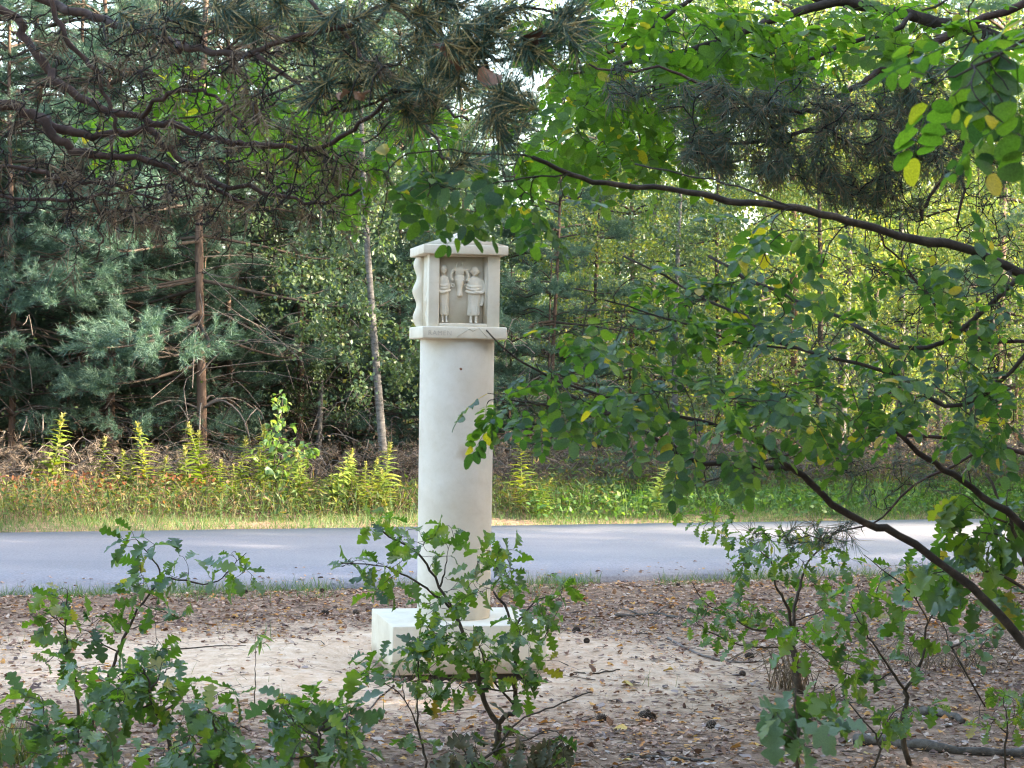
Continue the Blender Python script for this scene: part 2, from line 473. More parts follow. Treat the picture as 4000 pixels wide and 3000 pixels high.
fa = np.array([y_far(x) + .05 * mnoise.noise((x * 1.6, 7, 5)) for x in xs])
zs = .012
cam_mid = .05
rows = []
for t, z in ((0, -.06), (0, zs), (.25, zs + .02), (.5, zs + .03), (.75, zs + .02), (1, zs), (1, -.06)):
    rows.append(np.stack([xs, na + (fa - na) * t, np.full(len(xs), z)], 1))
k = len(xs); q = []
for r in range(len(rows) - 1):
    a = np.arange(k - 1) + r * k
    q.append(np.stack([a, a + 1, a + 1 + k, a + k], 1))
rg.add(np.vstack(rows), None, np.vstack(q))
link('road', rg.mesh('road', road_mat()), kind='structure')

# ------------------------------------------------------------------ the wayside column
YAW = RAD(11.7)
shrine = empty('wayside_shrine', (SHX, SHY, 0), 'cream sandstone wayside shrine column with carved box top and pyramid cap on square plinth', 'shrine')
shrine.rotation_euler = (0, 0, YAW)

def bevel_obj(name, g, mat, parent, w=.004, seg=2, smooth=False):
    o = link(name, g.mesh(name, mat, smooth), parent)
    b = o.modifiers.new('bevel', 'BEVEL'); b.width = w; b.segments = seg; b.limit_method = 'ANGLE'
    return o

g = Geo(); g.box(-.392, .428, -.40, .40, 0.0, .255)
bevel_obj('plinth', g, M['stone_plinth'], shrine, .006)
g = Geo(); g.box(-.33, .33, -.33, .33, -.25, -.0)
link('foundation', g.mesh('foundation', M['concrete']), shrine)
# shaft, with a hairline joint at its foot
g = Geo()
prof = [(.255, .193), (.262, .198), (.6, .199), (1.0, .200), (1.4, .2005), (1.752, .201), (1.76, .198)]
N = 96
for z, r in [(0, 0)]: pass
V = []; Q = []
for z, r in prof:
    for a in range(N): V.append((r * math.cos(2*math.pi*a/N), r * math.sin(2*math.pi*a/N), z))
for s_ in range(len(prof) - 1):
    for a in range(N): Q.append((s_*N + a, s_*N + (a+1) % N, (s_+1)*N + (a+1) % N, (s_+1)*N + a))
g.add(V, None, Q)
sh = link('shaft', g.mesh('shaft', M['stone_shaft'], True), shrine)
# ledge
LW = .229
g = Geo(); g.box(-LW, LW, -LW, LW, 1.758, 1.823)
bevel_obj('ledge', g, M['stone'], shrine, .008, 3)
# cut word on the ledge
fc = bpy.data.curves.new('lettering', 'FONT')
fc.body = 'RAMEN'
fc.size = .036
fc.space_character = 1.12
fc.extrude = .0008
fc.materials.append(M['stone_letter'])
ft = bpy.data.objects.new('lettering_curve', fc); COL.objects.link(ft)
bpy.context.view_layer.update()
lme = bpy.data.meshes.new_from_object(ft.evaluated_get(bpy.context.evaluated_depsgraph_get()))
bpy.data.objects.remove(ft)
if not lme.materials: lme.materials.append(M['stone_letter'])
fo = link('lettering', lme, shrine)
fo.location = (-LW + .030, -LW - .0006, 1.776)
fo.rotation_euler = (RAD(90), 0, 0)
# low carved ridge lines beside the word
g = Geo()
for x0, z0, x1, z1 in ((.0 - .05, 1.762, .02, 1.812), (.02, 1.812, .045, 1.800), (.045, 1.800, .075, 1.818), (.075, 1.818, .125, 1.764)):
    g.tube([(x0, -LW - .0005, z0), ((x0+x1)/2, -LW - .0012, (z0+z1)/2 + .002), (x1, -LW - .0005, z1)], .0022, 5)
link('ridge_carving', g.mesh('ridge_carving', M['stone'], True), shrine)
# the box: core and frame posts
HB = .193                               # half width of the box
Z0, Z1 = 1.8215, 2.208
g = Geo(); g.box(-HB + .045, HB - .045, -HB + .052, HB - .045, Z0, Z1)
link('relief_panel', g.mesh('relief_panel', M['stone'], False), shrine)
pw = .058
def post(name, x0, x1, y0, y1):
    g = Geo(); g.box(x0, x1, y0, y1, Z0, Z1)
    return bevel_obj(name, g, M['stone'], shrine, .004, 2)
post('corner_post', -HB, -HB + pw, -HB, -HB + pw)
post('corner_post', HB - .066, HB, -HB, -HB + pw)
post('corner_post', HB - pw, HB, HB - pw, HB)
g = Geo(); g.box(-HB + pw, HB - .066, -HB + .004, -HB + .053, Z0, Z0 + .020); bevel_obj('sill', g, M['stone'], shrine, .004)
g = Geo(); g.box(-HB + pw, HB - .066, -HB + .004, -HB + .053, Z1 - .010, Z1); bevel_obj('lintel', g, M['stone'], shrine, .003)
# bevelled strip inside the right post
g = Geo()
g.add([(HB-.066, -HB+.008, Z0), (HB-.086, -HB+.053, Z0), (HB-.066, -HB+.053, Z0), (HB-.066, -HB+.008, Z1), (HB-.086, -HB+.053, Z1), (HB-.066, -HB+.053, Z1)],
      [(0,2,1), (3,4,5)], [(0,1,4,3), (1,2,5,4), (2,0,3,5)])
link('bevel_strip', g.mesh('bevel_strip', M['stone']), shrine)

def loft(g, rings, sides=14):
    """rings: (cx, cy, cz, rx, ry)"""
    V, Q = [], []
    for cx, cy, cz, rx, ry in rings:
        for a in range(sides):
            t = 2*math.pi*a/sides
            V.append((cx + rx*math.cos(t), cy + ry*math.sin(t), cz))
    n = len(rings)
    for r in range(n - 1):
        for a in range(sides): Q.append((r*sides+a, r*sides+(a+1) % sides, (r+1)*sides+(a+1) % sides, (r+1)*sides+a))
    V += [rings[0][:3], rings[-1][:3]]
    T = [(n*sides, (a+1) % sides, a) for a in range(sides)] + [(n*sides+1, (n-1)*sides+a, (n-1)*sides+(a+1) % sides) for a in range(sides)]
    g.add(V, T, Q)
def ball(g, c, r, seg=12):
    rings = []
    for j in range(1, seg):
        t = math.pi*j/seg - math.pi/2
        rings.append((c[0], c[1], c[2] + r[2]*math.sin(t), r[0]*math.cos(t), r[1]*math.cos(t)))
    loft(g, rings, 14)
def carved(name, g, voxel=.0026, it=2):
    o = link(name, g.mesh(name, M['stone'], True), shrine)
    rm = o.modifiers.new('carve', 'REMESH'); rm.mode = 'VOXEL'; rm.voxel_size = voxel; rm.use_smooth_shade = True
    sm = o.modifiers.new('soften', 'SMOOTH'); sm.factor = .5; sm.iterations = it
    return o
YF = -HB + .046                              # the face the figures grow out of
def robed_figure(cx, flip, arms, wide=1.0, tall=1.0):
    g = Geo(); k = 1 if flip else -1
    b = Z0 + .022
    # feet and ankles
    for s_ in (-1, 1):
        loft(g, [(cx + s_*.011, YF-.014, b + .002, .008, .016), (cx + s_*.011, YF-.010, b + .012, .006, .010), (cx + s_*.010, YF-.008, b + .050, .007, .009)], 10)
    loft(g, [(cx, YF-.004, b+.040, .027, .017), (cx, YF-.006, b+.048, .028, .018), (cx, YF-.006, b+.09, .026, .017), (cx+k*.002, YF-.008, b+.15, .029, .019),
             (cx+k*.003, YF-.008, b+.175, .034, .021), (cx+k*.003, YF-.009, b+.195, .032, .022), (cx, YF-.008, b+.225, .031, .020), (cx, YF-.006, b+.243, .026, .016), (cx, YF-.006, b+.252, .012, .011), (cx, YF-.006, b+.262, .010, .010)], 16)
    # shawl folds and folded arms
    for dz, w in ((.168, .036), (.186, .033), (.200, .031)):
        g.tube(spline([(cx-w, YF-.006, b+dz+.006), (cx-.014, YF-.027, b+dz-.004), (cx+.012, YF-.027, b+dz-.002), (cx+w, YF-.006, b+dz+.008)], 10), .0075, 8)
    if arms:
        g.tube(spline([(cx+k*.030, YF-.008, b+.235), (cx+k*.040, YF-.012, b+.190), (cx+k*.030, YF-.022, b+.165), (cx-k*.004, YF-.030, b+.172)], 10), .0085, 8)
        g.tube(spline([(cx+k*.034, YF-.006, b+.165), (cx+k*.037, YF-.008, b+.13), (cx+k*.032, YF-.008, b+.095)], 8), .007, 8)
    else:
        g.tube(spline([(cx+k*.028, YF-.008, b+.232), (cx+k*.038, YF-.012, b+.185), (cx+k*.018, YF-.026, b+.160), (cx-k*.012, YF-.030, b+.168)], 10), .0085, 8)
    for x in (-.012, .0, .012):
        g.tube([(cx+x, YF-.021, b+.150), (cx+x*1.1, YF-.022, b+.055)], .0032, 6)
    # head: skull, brow, nose, chin, ears
    h = b + .284
    ball(g, (cx, YF-.010, h), (.0195, .019, .0255))
    ball(g, (cx-k*.004, YF-.027, h-.003), (.0035, .006, .0075), 8)
    g.tube([(cx-.010, YF-.026, h+.005), (cx+.010, YF-.026, h+.005)], .003, 6)
    g.tube([(cx-.006, YF-.026, h-.011), (cx+.006, YF-.026, h-.011)], .0024, 6)
    ball(g, (cx, YF-.020, h-.019), (.008, .008, .006), 8)
    for s_ in (-1, 1): ball(g, (cx+s_*.019, YF-.008, h-.001), (.004, .005, .008), 8)
    for v in g.V:
        v[:, 0] = cx + (v[:, 0] - cx) * wide + (v[:, 2] - b) * (.02 if arms else -.03)
        v[:, 2] = Z0 + (v[:, 2] - Z0) * tall
    return carved('relief_figure', g)
PL, PR = -HB + pw, HB - .086
robed_figure(PL + .036, False, False, .95, 1.0)
robed_figure(PR - .050, True, True, 1.28, .985)
# horned animal head between them
g = Geo(); cx = (PL + PR) / 2 - .004; b = Z0
loft(g, [(cx, YF-.010, b+.160, .010, .012), (cx, YF-.015, b+.168, .0155, .018), (cx, YF-.014, b+.185, .0145, .018), (cx, YF-.013, b+.205, .0125, .018), (cx, YF-.012, b+.228, .017, .019), (cx, YF-.010, b+.248, .026, .019), (cx, YF-.008, b+.266, .027, .017), (cx, YF-.004, b+.284, .018, .012)], 16)
ball(g, (cx, YF-.008, b+.298), (.023, .014, .027))
for s_ in (-1, 1):
    g.tube(spline([(cx+s_*.010, YF-.007, b+.280), (cx+s_*.020, YF-.010, b+.306), (cx+s_*.036, YF-.009, b+.300), (cx+s_*.044, YF-.009, b+.274), (cx+s_*.041, YF-.010, b+.252), (cx+s_*.032, YF-.011, b+.249)], 16), np.linspace(.011, .0065, 16), 8)
    t = np.linspace(0, 2*math.pi, 13)
    ring = np.stack([cx + s_*.035 + .0085*np.cos(t), np.full(13, YF-.005), b+.222 + .0085*np.sin(t)], 1)
    g.tube(ring, .0042, 8, False)
    ball(g, (cx+s_*.018, YF-.024, b+.250), (.005, .005, .006), 8)
    ball(g, (cx+s_*.006, YF-.030, b+.172), (.003, .003, .003), 8)
    g.tube(spline([(cx+s_*.006, YF-.005, b+.310), (cx+s_*.018, YF-.007, b+.326), (cx+s_*.010, YF-.004, b+.350)], 8), np.linspace(.007, .004, 8), 8)
for v in g.V: v[:, 0] = cx + (v[:, 0] - cx) * 1.05 - .002
carved('relief_horned_head', g)
# left side: fluted strips, a side figure and a wavy edge slab
for yy in (-.075, -.035, .005, .045):
    g = Geo()
    g.tube([(-HB+.030, yy, Z0), (-HB+.030, yy, Z1)], .0195, 14)
    link('flute', g.mesh('flute', M['stone'], True), shrine)
g = Geo(); rings = []
for q_ in range(40):
    t = q_/39; z = Z0 + t*(Z1-Z0)*.985
    w = .010*math.sin(t*2*math.pi*2.6 - .6) + .006*math.sin(t*math.pi)
    rings.append((-HB+.008, HB-.085, z, .030 + w*1.15, .052))
loft(g, rings, 20)
carved('wavy_slab', g, .004, 2)
g = Geo()
loft(g, [(-HB+.018, -.112, Z0+.004, .014, .020), (-HB+.014, -.112, Z0+.06, .020, .022), (-HB+.018, -.112, Z0+.10, .014, .022), (-HB+.012, -.112, Z0+.135, .022, .02), (-HB+.018, -.112, Z0+.19, .013, .02), (-HB+.016, -.112, Z0+.25, .016, .018), (-HB+.018, -.112, Z0+.285, .010, .012)], 14)
ball(g, (-HB+.016, -.112, Z0+.310), (.016, .017, .024))
carved('relief_side_figure', g, .004, 2)
# cap
CW = .230
g = Geo()
g.box(-CW, CW, -CW, CW, 2.207, 2.257)
o = bevel_obj('cap_slab', g, M['stone'], shrine, .005, 2)
g = Geo(); a_ = CW - .004
g.add([(-a_,-a_,2.2565), (a_,-a_,2.2565), (a_,a_,2.2565), (-a_,a_,2.2565), (0,0,2.337)], [(0,1,4), (1,2,4), (2,3,4), (3,0,4)], [(0,3,2,1)])
link('cap_pyramid', g.mesh('cap_pyramid', M['stone']), shrine)

# ------------------------------------------------------------------ leaf and needle shapes
def leaf_outline(kind):
    """half outline (x, y) from stalk to tip"""
    if kind == 'oak':
        return [(.012,.0),(.03,.08),(.11,.13),(.145,.19),(.10,.235),(.055,.28),(.15,.33),(.225,.395),(.20,.455),(.095,.50),(.19,.55),(.295,.62),(.265,.69),(.125,.725),(.20,.775),(.265,.84),(.20,.90),(.105,.91),(.09,.965)]
    if kind == 'leaflet':
        return [(.02,.02),(.20,.14),(.29,.36),(.29,.62),(.20,.86),(.07,.99)]
    if kind == 'round':
        return [(.02,.0),(.30,.10),(.42,.32),(.36,.60),(.20,.82),(.06,.96)]
    if kind == 'lance':
        return [(.01,.0),(.08,.2),(.10,.45),(.07,.72),(.02,.95)]
    return [(.02,.02),(.26,.22),(.30,.5),(.18,.8),(.05,.97)]

def leaf_geo(kind, fold=.18, droop=.25, twist=0.0, wave=0.0, curl=0.0, seed=0):
    """unit leaf along +Y with a raised rim either side of a sunken midrib"""
    rd = random.Random(seed)
    h = leaf_outline(kind)
    V, Q, T = [], [], []
    n = len(h)
    for (x, y) in h: V.append((0, y, 0))
    def lift(x, y):
        return abs(x) * fold * 2 + wave * math.sin(y * 9 + x * 7 + seed) * abs(x) * 2 - droop * y * y + curl * x * x * 4
    sides = []
    for s in (-1, 1):
        base = len(V)
        jit = [rd.uniform(.88, 1.1) for _ in h]
        for (x, y), j in zip(h, jit):
            V.append((s * x * j, min(1, y * (1 + .02 * (j - 1))), lift(x * s, y)))
        for a in range(n - 1):
            f = (a, base + a, base + a + 1, a + 1)
            Q.append(f if s > 0 else f[::-1])
    for a in range(n):
        V[a] = (0, V[a][1], -droop * V[a][1] ** 2)
    tip = len(V); V.append((0, 1.0, -droop))
    T += [(n - 1, n + n - 1, tip)[::-1], (n - 1, 3 * n - 1, tip)]
    V = np.array(V)
    if twist:
        c, s = np.cos(twist * V[:, 1]), np.sin(twist * V[:, 1])
        V = np.stack([V[:, 0] * c - V[:, 2] * s, V[:, 1], V[:, 0] * s + V[:, 2] * c], 1)
    return V, T, Q

def stalked(kind, stalk=.12, **kw):
    g = Geo()
    V, T, Q = leaf_geo(kind, **kw)
    V = V.copy(); V[:, 1] = stalk + V[:, 1] * (1 - stalk)
    g.add(V, T, Q)
    if stalk > 0: g.tube([(0, 0, 0), (0, stalk + .02, -.0)], [.012, .009], 3, False)
    return np.concatenate(g.V), np.concatenate(g.T) if g.T else None, np.concatenate(g.Q)

OAK = [stalked('oak', .05, fold=.10 + .10 * (s % 3), droop=.1 + .16 * (s % 4), twist=(s - 2.5) * .16, wave=.10, seed=s) for s in range(6)]

def compound_leaf(seed, pairs=6):
    """pinnate leaf, unit length along +Y: a thin stalk carrying oval leaflets in pairs and one at its end"""
    rd = random.Random(seed)
    g = Geo()
    bend = rd.uniform(.10, .34)
    ax = lambda t: np.array([.05 * math.sin(t * 2 + seed), t * (1 - .10 * bend), -bend * t * t])
    g.tube([ax(t) for t in np.linspace(0, 1 - .12, 7)], np.linspace(.0075, .004, 7), 3, False)
    L = rd.uniform(.22, .27)
    for k in range(pairs):
        t = .20 + .64 * k / (pairs - 1)
        for s in (-1, 1):
            if rd.random() < .10: continue
            V, T, Q = leaf_geo('leaflet', rd.uniform(.0, .22), rd.uniform(-.12, .38), rd.uniform(-.6, .6), 0, 0, rd.randint(0, 99))
            d = norm([s * 1.0, rd.uniform(.15, .55), rd.uniform(-.35, .10)])
            nrm = norm([rd.uniform(-.25, .25), rd.uniform(-.25, .25) + .1, 1])
            M_ = frames(np.array([ax(t + rd.uniform(-.02, .02)) + d * .015]), np.array([d]), np.array([nrm]), L * rd.uniform(.68, 1.1) * (1 if k else .85))
            g.scatter(V, T, Q, M_)
    V, T, Q = leaf_geo('leaflet', .1, .15, 0, 0, 0, 5)
    g.scatter(V, T, Q, frames(np.array([ax(.87)]), np.array([norm([0, 1, -bend * 1.6])]), np.array([[0, .2, 1.0]]), L * 1.05))
    return np.concatenate(g.V), np.concatenate(g.T), np.concatenate(g.Q)
COMPOUND = [compound_leaf(s, p) for s, p in ((1, 5), (2, 6), (3, 7), (4, 6), (5, 5), (6, 7))]

def needle_tuft(seed, n, length, spread, thick, stem=.03, droop=0.0, back=.2):
    """bundle of three-sided needles round a short shoot along +Y"""
    rd = np.random.default_rng(seed)
    g = Geo()
    t = rd.uniform(-stem, stem * .6, n)
    th = rd.uniform(0, 2 * math.pi, n)
    el = np.clip(rd.normal(spread, spread * .4, n), .1, 2.2) - back * t / max(stem, 1e-3) * .4
    L = length * rd.uniform(.75, 1.1, n)
    d = np.stack([np.cos(th) * np.sin(el), np.cos(el), np.sin(th) * np.sin(el)], 1)
    p0 = np.stack([np.zeros(n), t, np.zeros(n)], 1)
    bendv = np.stack([rd.normal(0, .12, n), rd.normal(0, .1, n), rd.normal(0, .12, n)], 1)
    a = norm(np.cross(d, rd.normal(0, 1, (n, 3)))); b = np.cross(d, a)
    mid = p0 + d * L[:, None] * .5 + bendv * L[:, None] * .25
    tip = p0 + d * L[:, None] + bendv * L[:, None]
    w = thick / 2
    V = np.concatenate([p0 + a * w, p0 + (-.5 * a + .87 * b) * w, p0 + (-.5 * a - .87 * b) * w,
                        mid + a * w, mid + (-.5 * a + .87 * b) * w, mid + (-.5 * a - .87 * b) * w, tip]).reshape(7, n, 3).transpose(1, 0, 2).reshape(-1, 3)
    o = (np.arange(n) * 7)[:, None, None]
    Q = (np.array([(0,1,4,3), (1,2,5,4), (2,0,3,5)])[None] + o).reshape(-1, 4)
    T = (np.array([(3,4,6), (4,5,6), (5,3,6)])[None] + o).reshape(-1, 3)
    g.add(V, T, Q)
    return np.concatenate(g.V), np.concatenate(g.T), np.concatenate(g.Q)

# ------------------------------------------------------------------ growing twigs towards wished points
def grow(mains, targets, rng, r_frac=.55, r_max=.006, r_tip=.0012, wig=.05, sag=.0, upw=0.0, cost_up=0.0):
    """connects every target to the nearest point of the branches grown so far; returns twigs [(pts, rad)]"""
    NP, NT, NR = [], [], []
    for pts, rad in mains:
        t = norm(np.gradient(pts, axis=0))
        NP.append(pts); NT.append(t); NR.append(rad)
    cap = sum(len(p) for p in NP) + len(targets) * 8
    pos = np.zeros((cap, 3)); tan = np.zeros((cap, 3)); rd = np.zeros(cap)
    n = 0
    for p, t, r in zip(NP, NT, NR):
        pos[n:n + len(p)] = p; tan[n:n + len(p)] = t; rd[n:n + len(p)] = r; n += len(p)
    targets = np.asarray(targets, float)
    if not len(targets): return []
    d0 = np.min(np.linalg.norm(targets[:, None] - pos[None, :n], axis=2), axis=1)
    out = []
    for q in targets[np.argsort(d0)]:
        dv = q - pos[:n]
        L = np.linalg.norm(dv, axis=1)
        c = L * (1.25 - .35 * np.einsum('ij,ij->i', dv, tan[:n]) / (L + 1e-9))
        i = int(np.argmin(c)); p = pos[i]; l = L[i]
        if l < .008: continue
        k = 7
        u = np.linspace(0, 1, k)[:, None]
        ctrl = p + tan[i] * l * .42 + (q - p) * .18 + rng.normal(0, wig * l * 1.6, 3)
        pts = (1 - u) ** 2 * p + 2 * u * (1 - u) * ctrl + u ** 2 * q
        pts[1:-1] += rng.normal(0, wig * l * .35, (k - 2, 3))
        pts[:, 2] += (-sag + upw) * l * np.sin(u[:, 0] * math.pi)
        r0 = max(r_tip * 1.2, min(rd[i] * r_frac, r_max * min(1, .35 + l * 1.3)))
        rad = np.linspace(r0, r_tip, k)
        out.append((pts, rad))
        m = k - 1
        pos[n:n + m] = pts[1:]; tan[n:n + m] = norm(np.gradient(pts, axis=0))[1:]; rd[n:n + m] = rad[1:]; n += m
    return out

def ell(rng, regions):
    """random points in ellipses of the photograph with a range of distances: (cx, cy, rx, ry, n, d0, d1)"""
    out = []
    for cx, cy, rx, ry, n, d0, d1 in regions:
        a = rng.uniform(0, 2 * math.pi, n); r = np.sqrt(rng.uniform(0, 1, n)); d = rng.uniform(d0, d1, n)
        for i in range(n):
            out.append(P(cx + rx * r[i] * math.cos(a[i]), cy + ry * r[i] * math.sin(a[i]), d[i]))
    return np.array(out)

def poly(points, d, n=18):
    """a limb through photograph points; d a distance or one per point"""
    if np.isscalar(d): d = [d] * len(points)
    if len(d) != len(points): d = np.interp(np.linspace(0, 1, len(points)), np.linspace(0, 1, len(d)), d)
    return spline([P(x, y, dd) for (x, y), dd in zip(points, d)], n)

def place(name, root, protos, mats, Ms, rng, limit=290, rest='foliage', mesh_cache={}):
    """the largest leaves in view as parts that share meshes, all others joined into one part"""
    Ms = np.asarray(Ms)
    if not len(Ms): return
    px = np.array([to_px(m[:3, 3]) for m in Ms])
    size = np.linalg.norm(Ms[:, :3, 1], axis=1) / np.maximum(px[:, 2], .2)
    inside = (px[:, 0] > -60) & (px[:, 0] < 4060) & (px[:, 1] > -60) & (px[:, 1] < 3060)
    order = np.argsort(-(size + inside * 1e3))
    pick = rng.integers(0, len(protos), len(Ms))
    if not isinstance(mats, (list, tuple)): mats = [mats]
    mp = rng.integers(0, len(mats), len(Ms))
    off = np.array(root.location)
    for i in order[:limit]:
        key = (name, id(protos), int(pick[i]), mats[mp[i]].name)
        if key not in mesh_cache:
            V, T, Q = protos[pick[i]]
            mesh_cache[key] = mesh_from(name, V, [f for f in (T, Q) if f is not None and len(f)], [mats[mp[i]]], smooth=True)
        o = bpy.data.objects.new(name, mesh_cache[key])
        COL.objects.link(o)
        o.parent = root
        m = Ms[i].copy(); m[:3, 3] -= off
        o.matrix_basis = Matrix(m.tolist())
    more = order[limit:]
    for mi, mt in enumerate(mats):
        g = Geo()
        for k in range(len(protos)):
            sel = [i for i in more if pick[i] == k and mp[i] == mi]
            if sel:
                mm = Ms[sel].copy(); mm[:, :3, 3] -= off
                g.scatter(*protos[k], mm)
        if g.n: link(rest, g.mesh(rest, mt, True), root, kind='stuff')

def limbs(root, mains, twigs, mat_main, mat_twig, main_name='branch', sides=8):
    for pts, rad in mains:
        g = Geo(); g.tube(local(pts, root), rad, sides)
        link(main_name, g.mesh(main_name, mat_main, True), root)
    if twigs:
        g = Geo()
        for pts, rad in twigs: g.tube(local(pts, root), rad, 4, False)
        link('twigs', g.mesh('twigs', mat_twig, True), root, kind='stuff')

def along(twigs, rng, spots, tmin=.35):
    """points and directions along twigs"""
    p, d = [], []
    for pts, rad in twigs:
        t = norm(np.gradient(pts, axis=0))
        for _ in range(spots):
            u = rng.uniform(tmin, 1) * (len(pts) - 1)
            i = min(int(u), len(pts) - 2); f = u - i
            p.append(pts[i] * (1 - f) + pts[i + 1] * f); d.append(t[i])
    return np.array(p), np.array(d)

def rough(pts, rng, amp):
    pts = pts.copy(); pts[1:-1] += rng.normal(0, amp, (len(pts) - 2, 3)); return pts

# ------------------------------------------------------------------ oak saplings
def sapling(name, base, mains, regions, label, mats, leaf=.11, seed=1, per=3, droop=.3, group='oak saplings in front of the column', r_tip=.0011, r_max=.004, cat='sapling', extra=None, protos=None, tip_extra=1, twig_mat=None, dens=.78):
    rng = np.random.default_rng(seed)
    root = empty(name, tuple(base), label, cat, group)
    mm = []
    for pts, r0, r1 in mains:
        pts = rough(pts, rng, .003)
        mm.append((pts, np.linspace(r0, r1, len(pts)) * (1 + .08 * rng.normal(0, 1, len(pts)))))
    tw = grow(mm, ell(rng, [q[:4] + (max(1, round(q[4] * dens)),) + q[5:] for q in regions]), rng, .6, r_max, r_tip, .05)
    limbs(root, mm[1:], tw, M['twig_oak'] if twig_mat is None else twig_mat, M['twig_oak'] if twig_mat is None else twig_mat)
    g = Geo(); g.tube(local(mm[0][0], root), mm[0][1], 8)
    link('stem', g.mesh('stem', M['twig_oak'] if twig_mat is None else twig_mat, True), root)
    p, d = along(tw, rng, max(1, per - tip_extra), .4)
    tp = np.array([t[0][-1] for t in tw for _ in range(tip_extra)]); td = np.array([norm(t[0][-1] - t[0][-3]) for t in tw for _ in range(tip_extra)])
    p = np.vstack([p, tp]); d = np.vstack([d, td])
    n = len(p)
    side = rng.normal(0, 1, (n, 3)); side -= d * np.einsum('ij,ij->i', side, d)[:, None]
    dirn = norm(norm(d) * .55 + norm(side) * rng.uniform(.5, 1.1, n)[:, None] + np.array([0, 0, -droop]) * rng.uniform(.2, 1.6, n)[:, None])
    nrm = norm(np.array([0, 0, 1.0]) + rng.normal(0, .55, (n, 3)))
    Ms = frames(p, dirn, nrm, leaf * rng.uniform(.55, 1.12, n))
    place('leaf', root, protos or OAK, mats, Ms, rng)
    return root

c7 = lambda x, y: (x * .7233, 1950 + y * .7233)
c8 = lambda x, y: (1200 + x * .633, 1950 + y * .633)
c9 = lambda x, y: (2400 + x * .7233, 1900 + y * .7233)
def L(f, *pts): return [f(*p) for p in pts]

# the oak in front of the column
base = P(1945, 2962, 8.4); base[2] = gz(base[0], base[1])
fork = c8(1180, 1380)
mains = [
    (np.vstack([base - [0, 0, .03], poly([c8(1170, 1560), c8(1180, 1470), fork], 8.4, 6)]), .017, .014),
    (poly([fork] + L(c8, (1135, 1320), (1090, 1250), (1070, 1150), (1050, 1030), (1010, 920), (960, 830), (900, 690), (820, 540), (740, 410), (650, 300), (500, 230), (420, 160)), [8.4, 8.4, 8.5, 8.35], 34), .012, .003),
    (poly([fork] + L(c8, (1225, 1335), (1290, 1305), (1285, 1200), (1280, 1100), (1295, 920), (1268, 800), (1220, 660), (1150, 570)), [8.4, 8.35, 8.3], 26), .0125, .004),
    (poly(L(c8, (1290, 1295), (1230, 1220), (1160, 1140), (1090, 1000), (1060, 900)), [8.35, 8.2], 14), .006, .0025),
    (poly(L(c8, (900, 690), (790, 590), (700, 530), (570, 450), (430, 410), (210, 395)), [8.45, 8.2], 16), .006, .0018),
    (poly(L(c8, (1270, 780), (1330, 720), (1400, 640), (1520, 590)), [8.3, 8.45], 10), .0055, .002),
    (poly(L(c8, (820, 540), (850, 450), (862, 350)), [8.45, 8.4], 8), .004, .002),
    (poly(L(c8, (1285, 1180), (1180, 1180), (1000, 1170), (940, 1150)), [8.35, 8.2], 10), .0045, .002)]
regs = [c8(430, 110) + (70, 60, 8, 8.2, 8.6), c8(620, 260) + (80, 55, 9, 8.2, 8.6), c8(350, 420) + (110, 45, 10, 8.1, 8.5), c8(430, 540) + (80, 50, 7, 8.1, 8.4), c8(820, 270) + (80, 70, 11, 8.2, 8.6),
        c8(1050, 330) + (60, 55, 7, 8.3, 8.7), c8(1210, 370) + (60, 80, 11, 8.2, 8.7), c8(1250, 500) + (60, 60, 8, 8.2, 8.7), c8(960, 560) + (100, 60, 15, 8.1, 8.7), c8(1590, 560) + (50, 30, 5, 8.3, 8.6), c8(1450, 660) + (80, 55, 8, 8.2, 8.7),
        c8(770, 700) + (60, 60, 7, 8.1, 8.5), c8(900, 800) + (120, 60, 11, 8.0, 8.6), c8(1380, 800) + (100, 55, 12, 8.1, 8.6), c8(1130, 900) + (130, 70, 18, 8.0, 8.5), c8(760, 900) + (80, 60, 9, 8.0, 8.4),
        c8(830, 1020) + (120, 70, 14, 8.0, 8.5), c8(1100, 1060) + (110, 60, 12, 8.0, 8.5), c8(1420, 1000) + (60, 55, 7, 8.1, 8.5), c8(800, 1180) + (90, 50, 8, 8.0, 8.4), c8(1350, 1150) + (70, 45, 6, 8.1, 8.5)]
sapling('oak_sapling', base, mains, regs, 'green lobed-leaf oak sapling with forked dark stem standing right in front of the plinth', [M['oak'], M['oak_bright'], M['oak_bright']], .095, 11, 2, .25, dens=1.0)

# withered low oak shoot round its foot, with a bare stick
b2 = P(1850, 3080, 7.9); b2[2] = gz(b2[0], b2[1])
mains = [(np.vstack([b2, poly(L(c8, (1000, 1640), (1150, 1560), (1290, 1380), (1480, 1290), (1750, 1190)), [7.9, 8.1], 20)]), .006, .0025),
         (poly(L(c8, (1150, 1560), (1350, 1480), (1500, 1420), (1600, 1480)), 7.95, 10), .004, .0015), (poly(L(c8, (1000, 1640), (950, 1520), (900, 1400)), 7.9, 8), .004, .0015)]
regs = [c8(1000, 1520) + (110, 80, 16, 7.7, 8.1), c8(1400, 1480) + (130, 90, 22, 7.7, 8.2), c8(1550, 1580) + (60, 70, 8, 7.8, 8.1), c8(1250, 1620) + (200, 50, 12, 7.7, 8.1), c8(1000, 1640) + (140, 30, 10, 7.6, 8.0)]
sapling('oak_shoot', b2, mains, regs, 'withered olive-grey drooping oak shoot with a bare stick at the foot of the forked oak', [M['oak_dull'], M['oak_dull'], M['oak']], .105, 12, 2, .9, 'oak saplings in front of the column', cat='sapling')

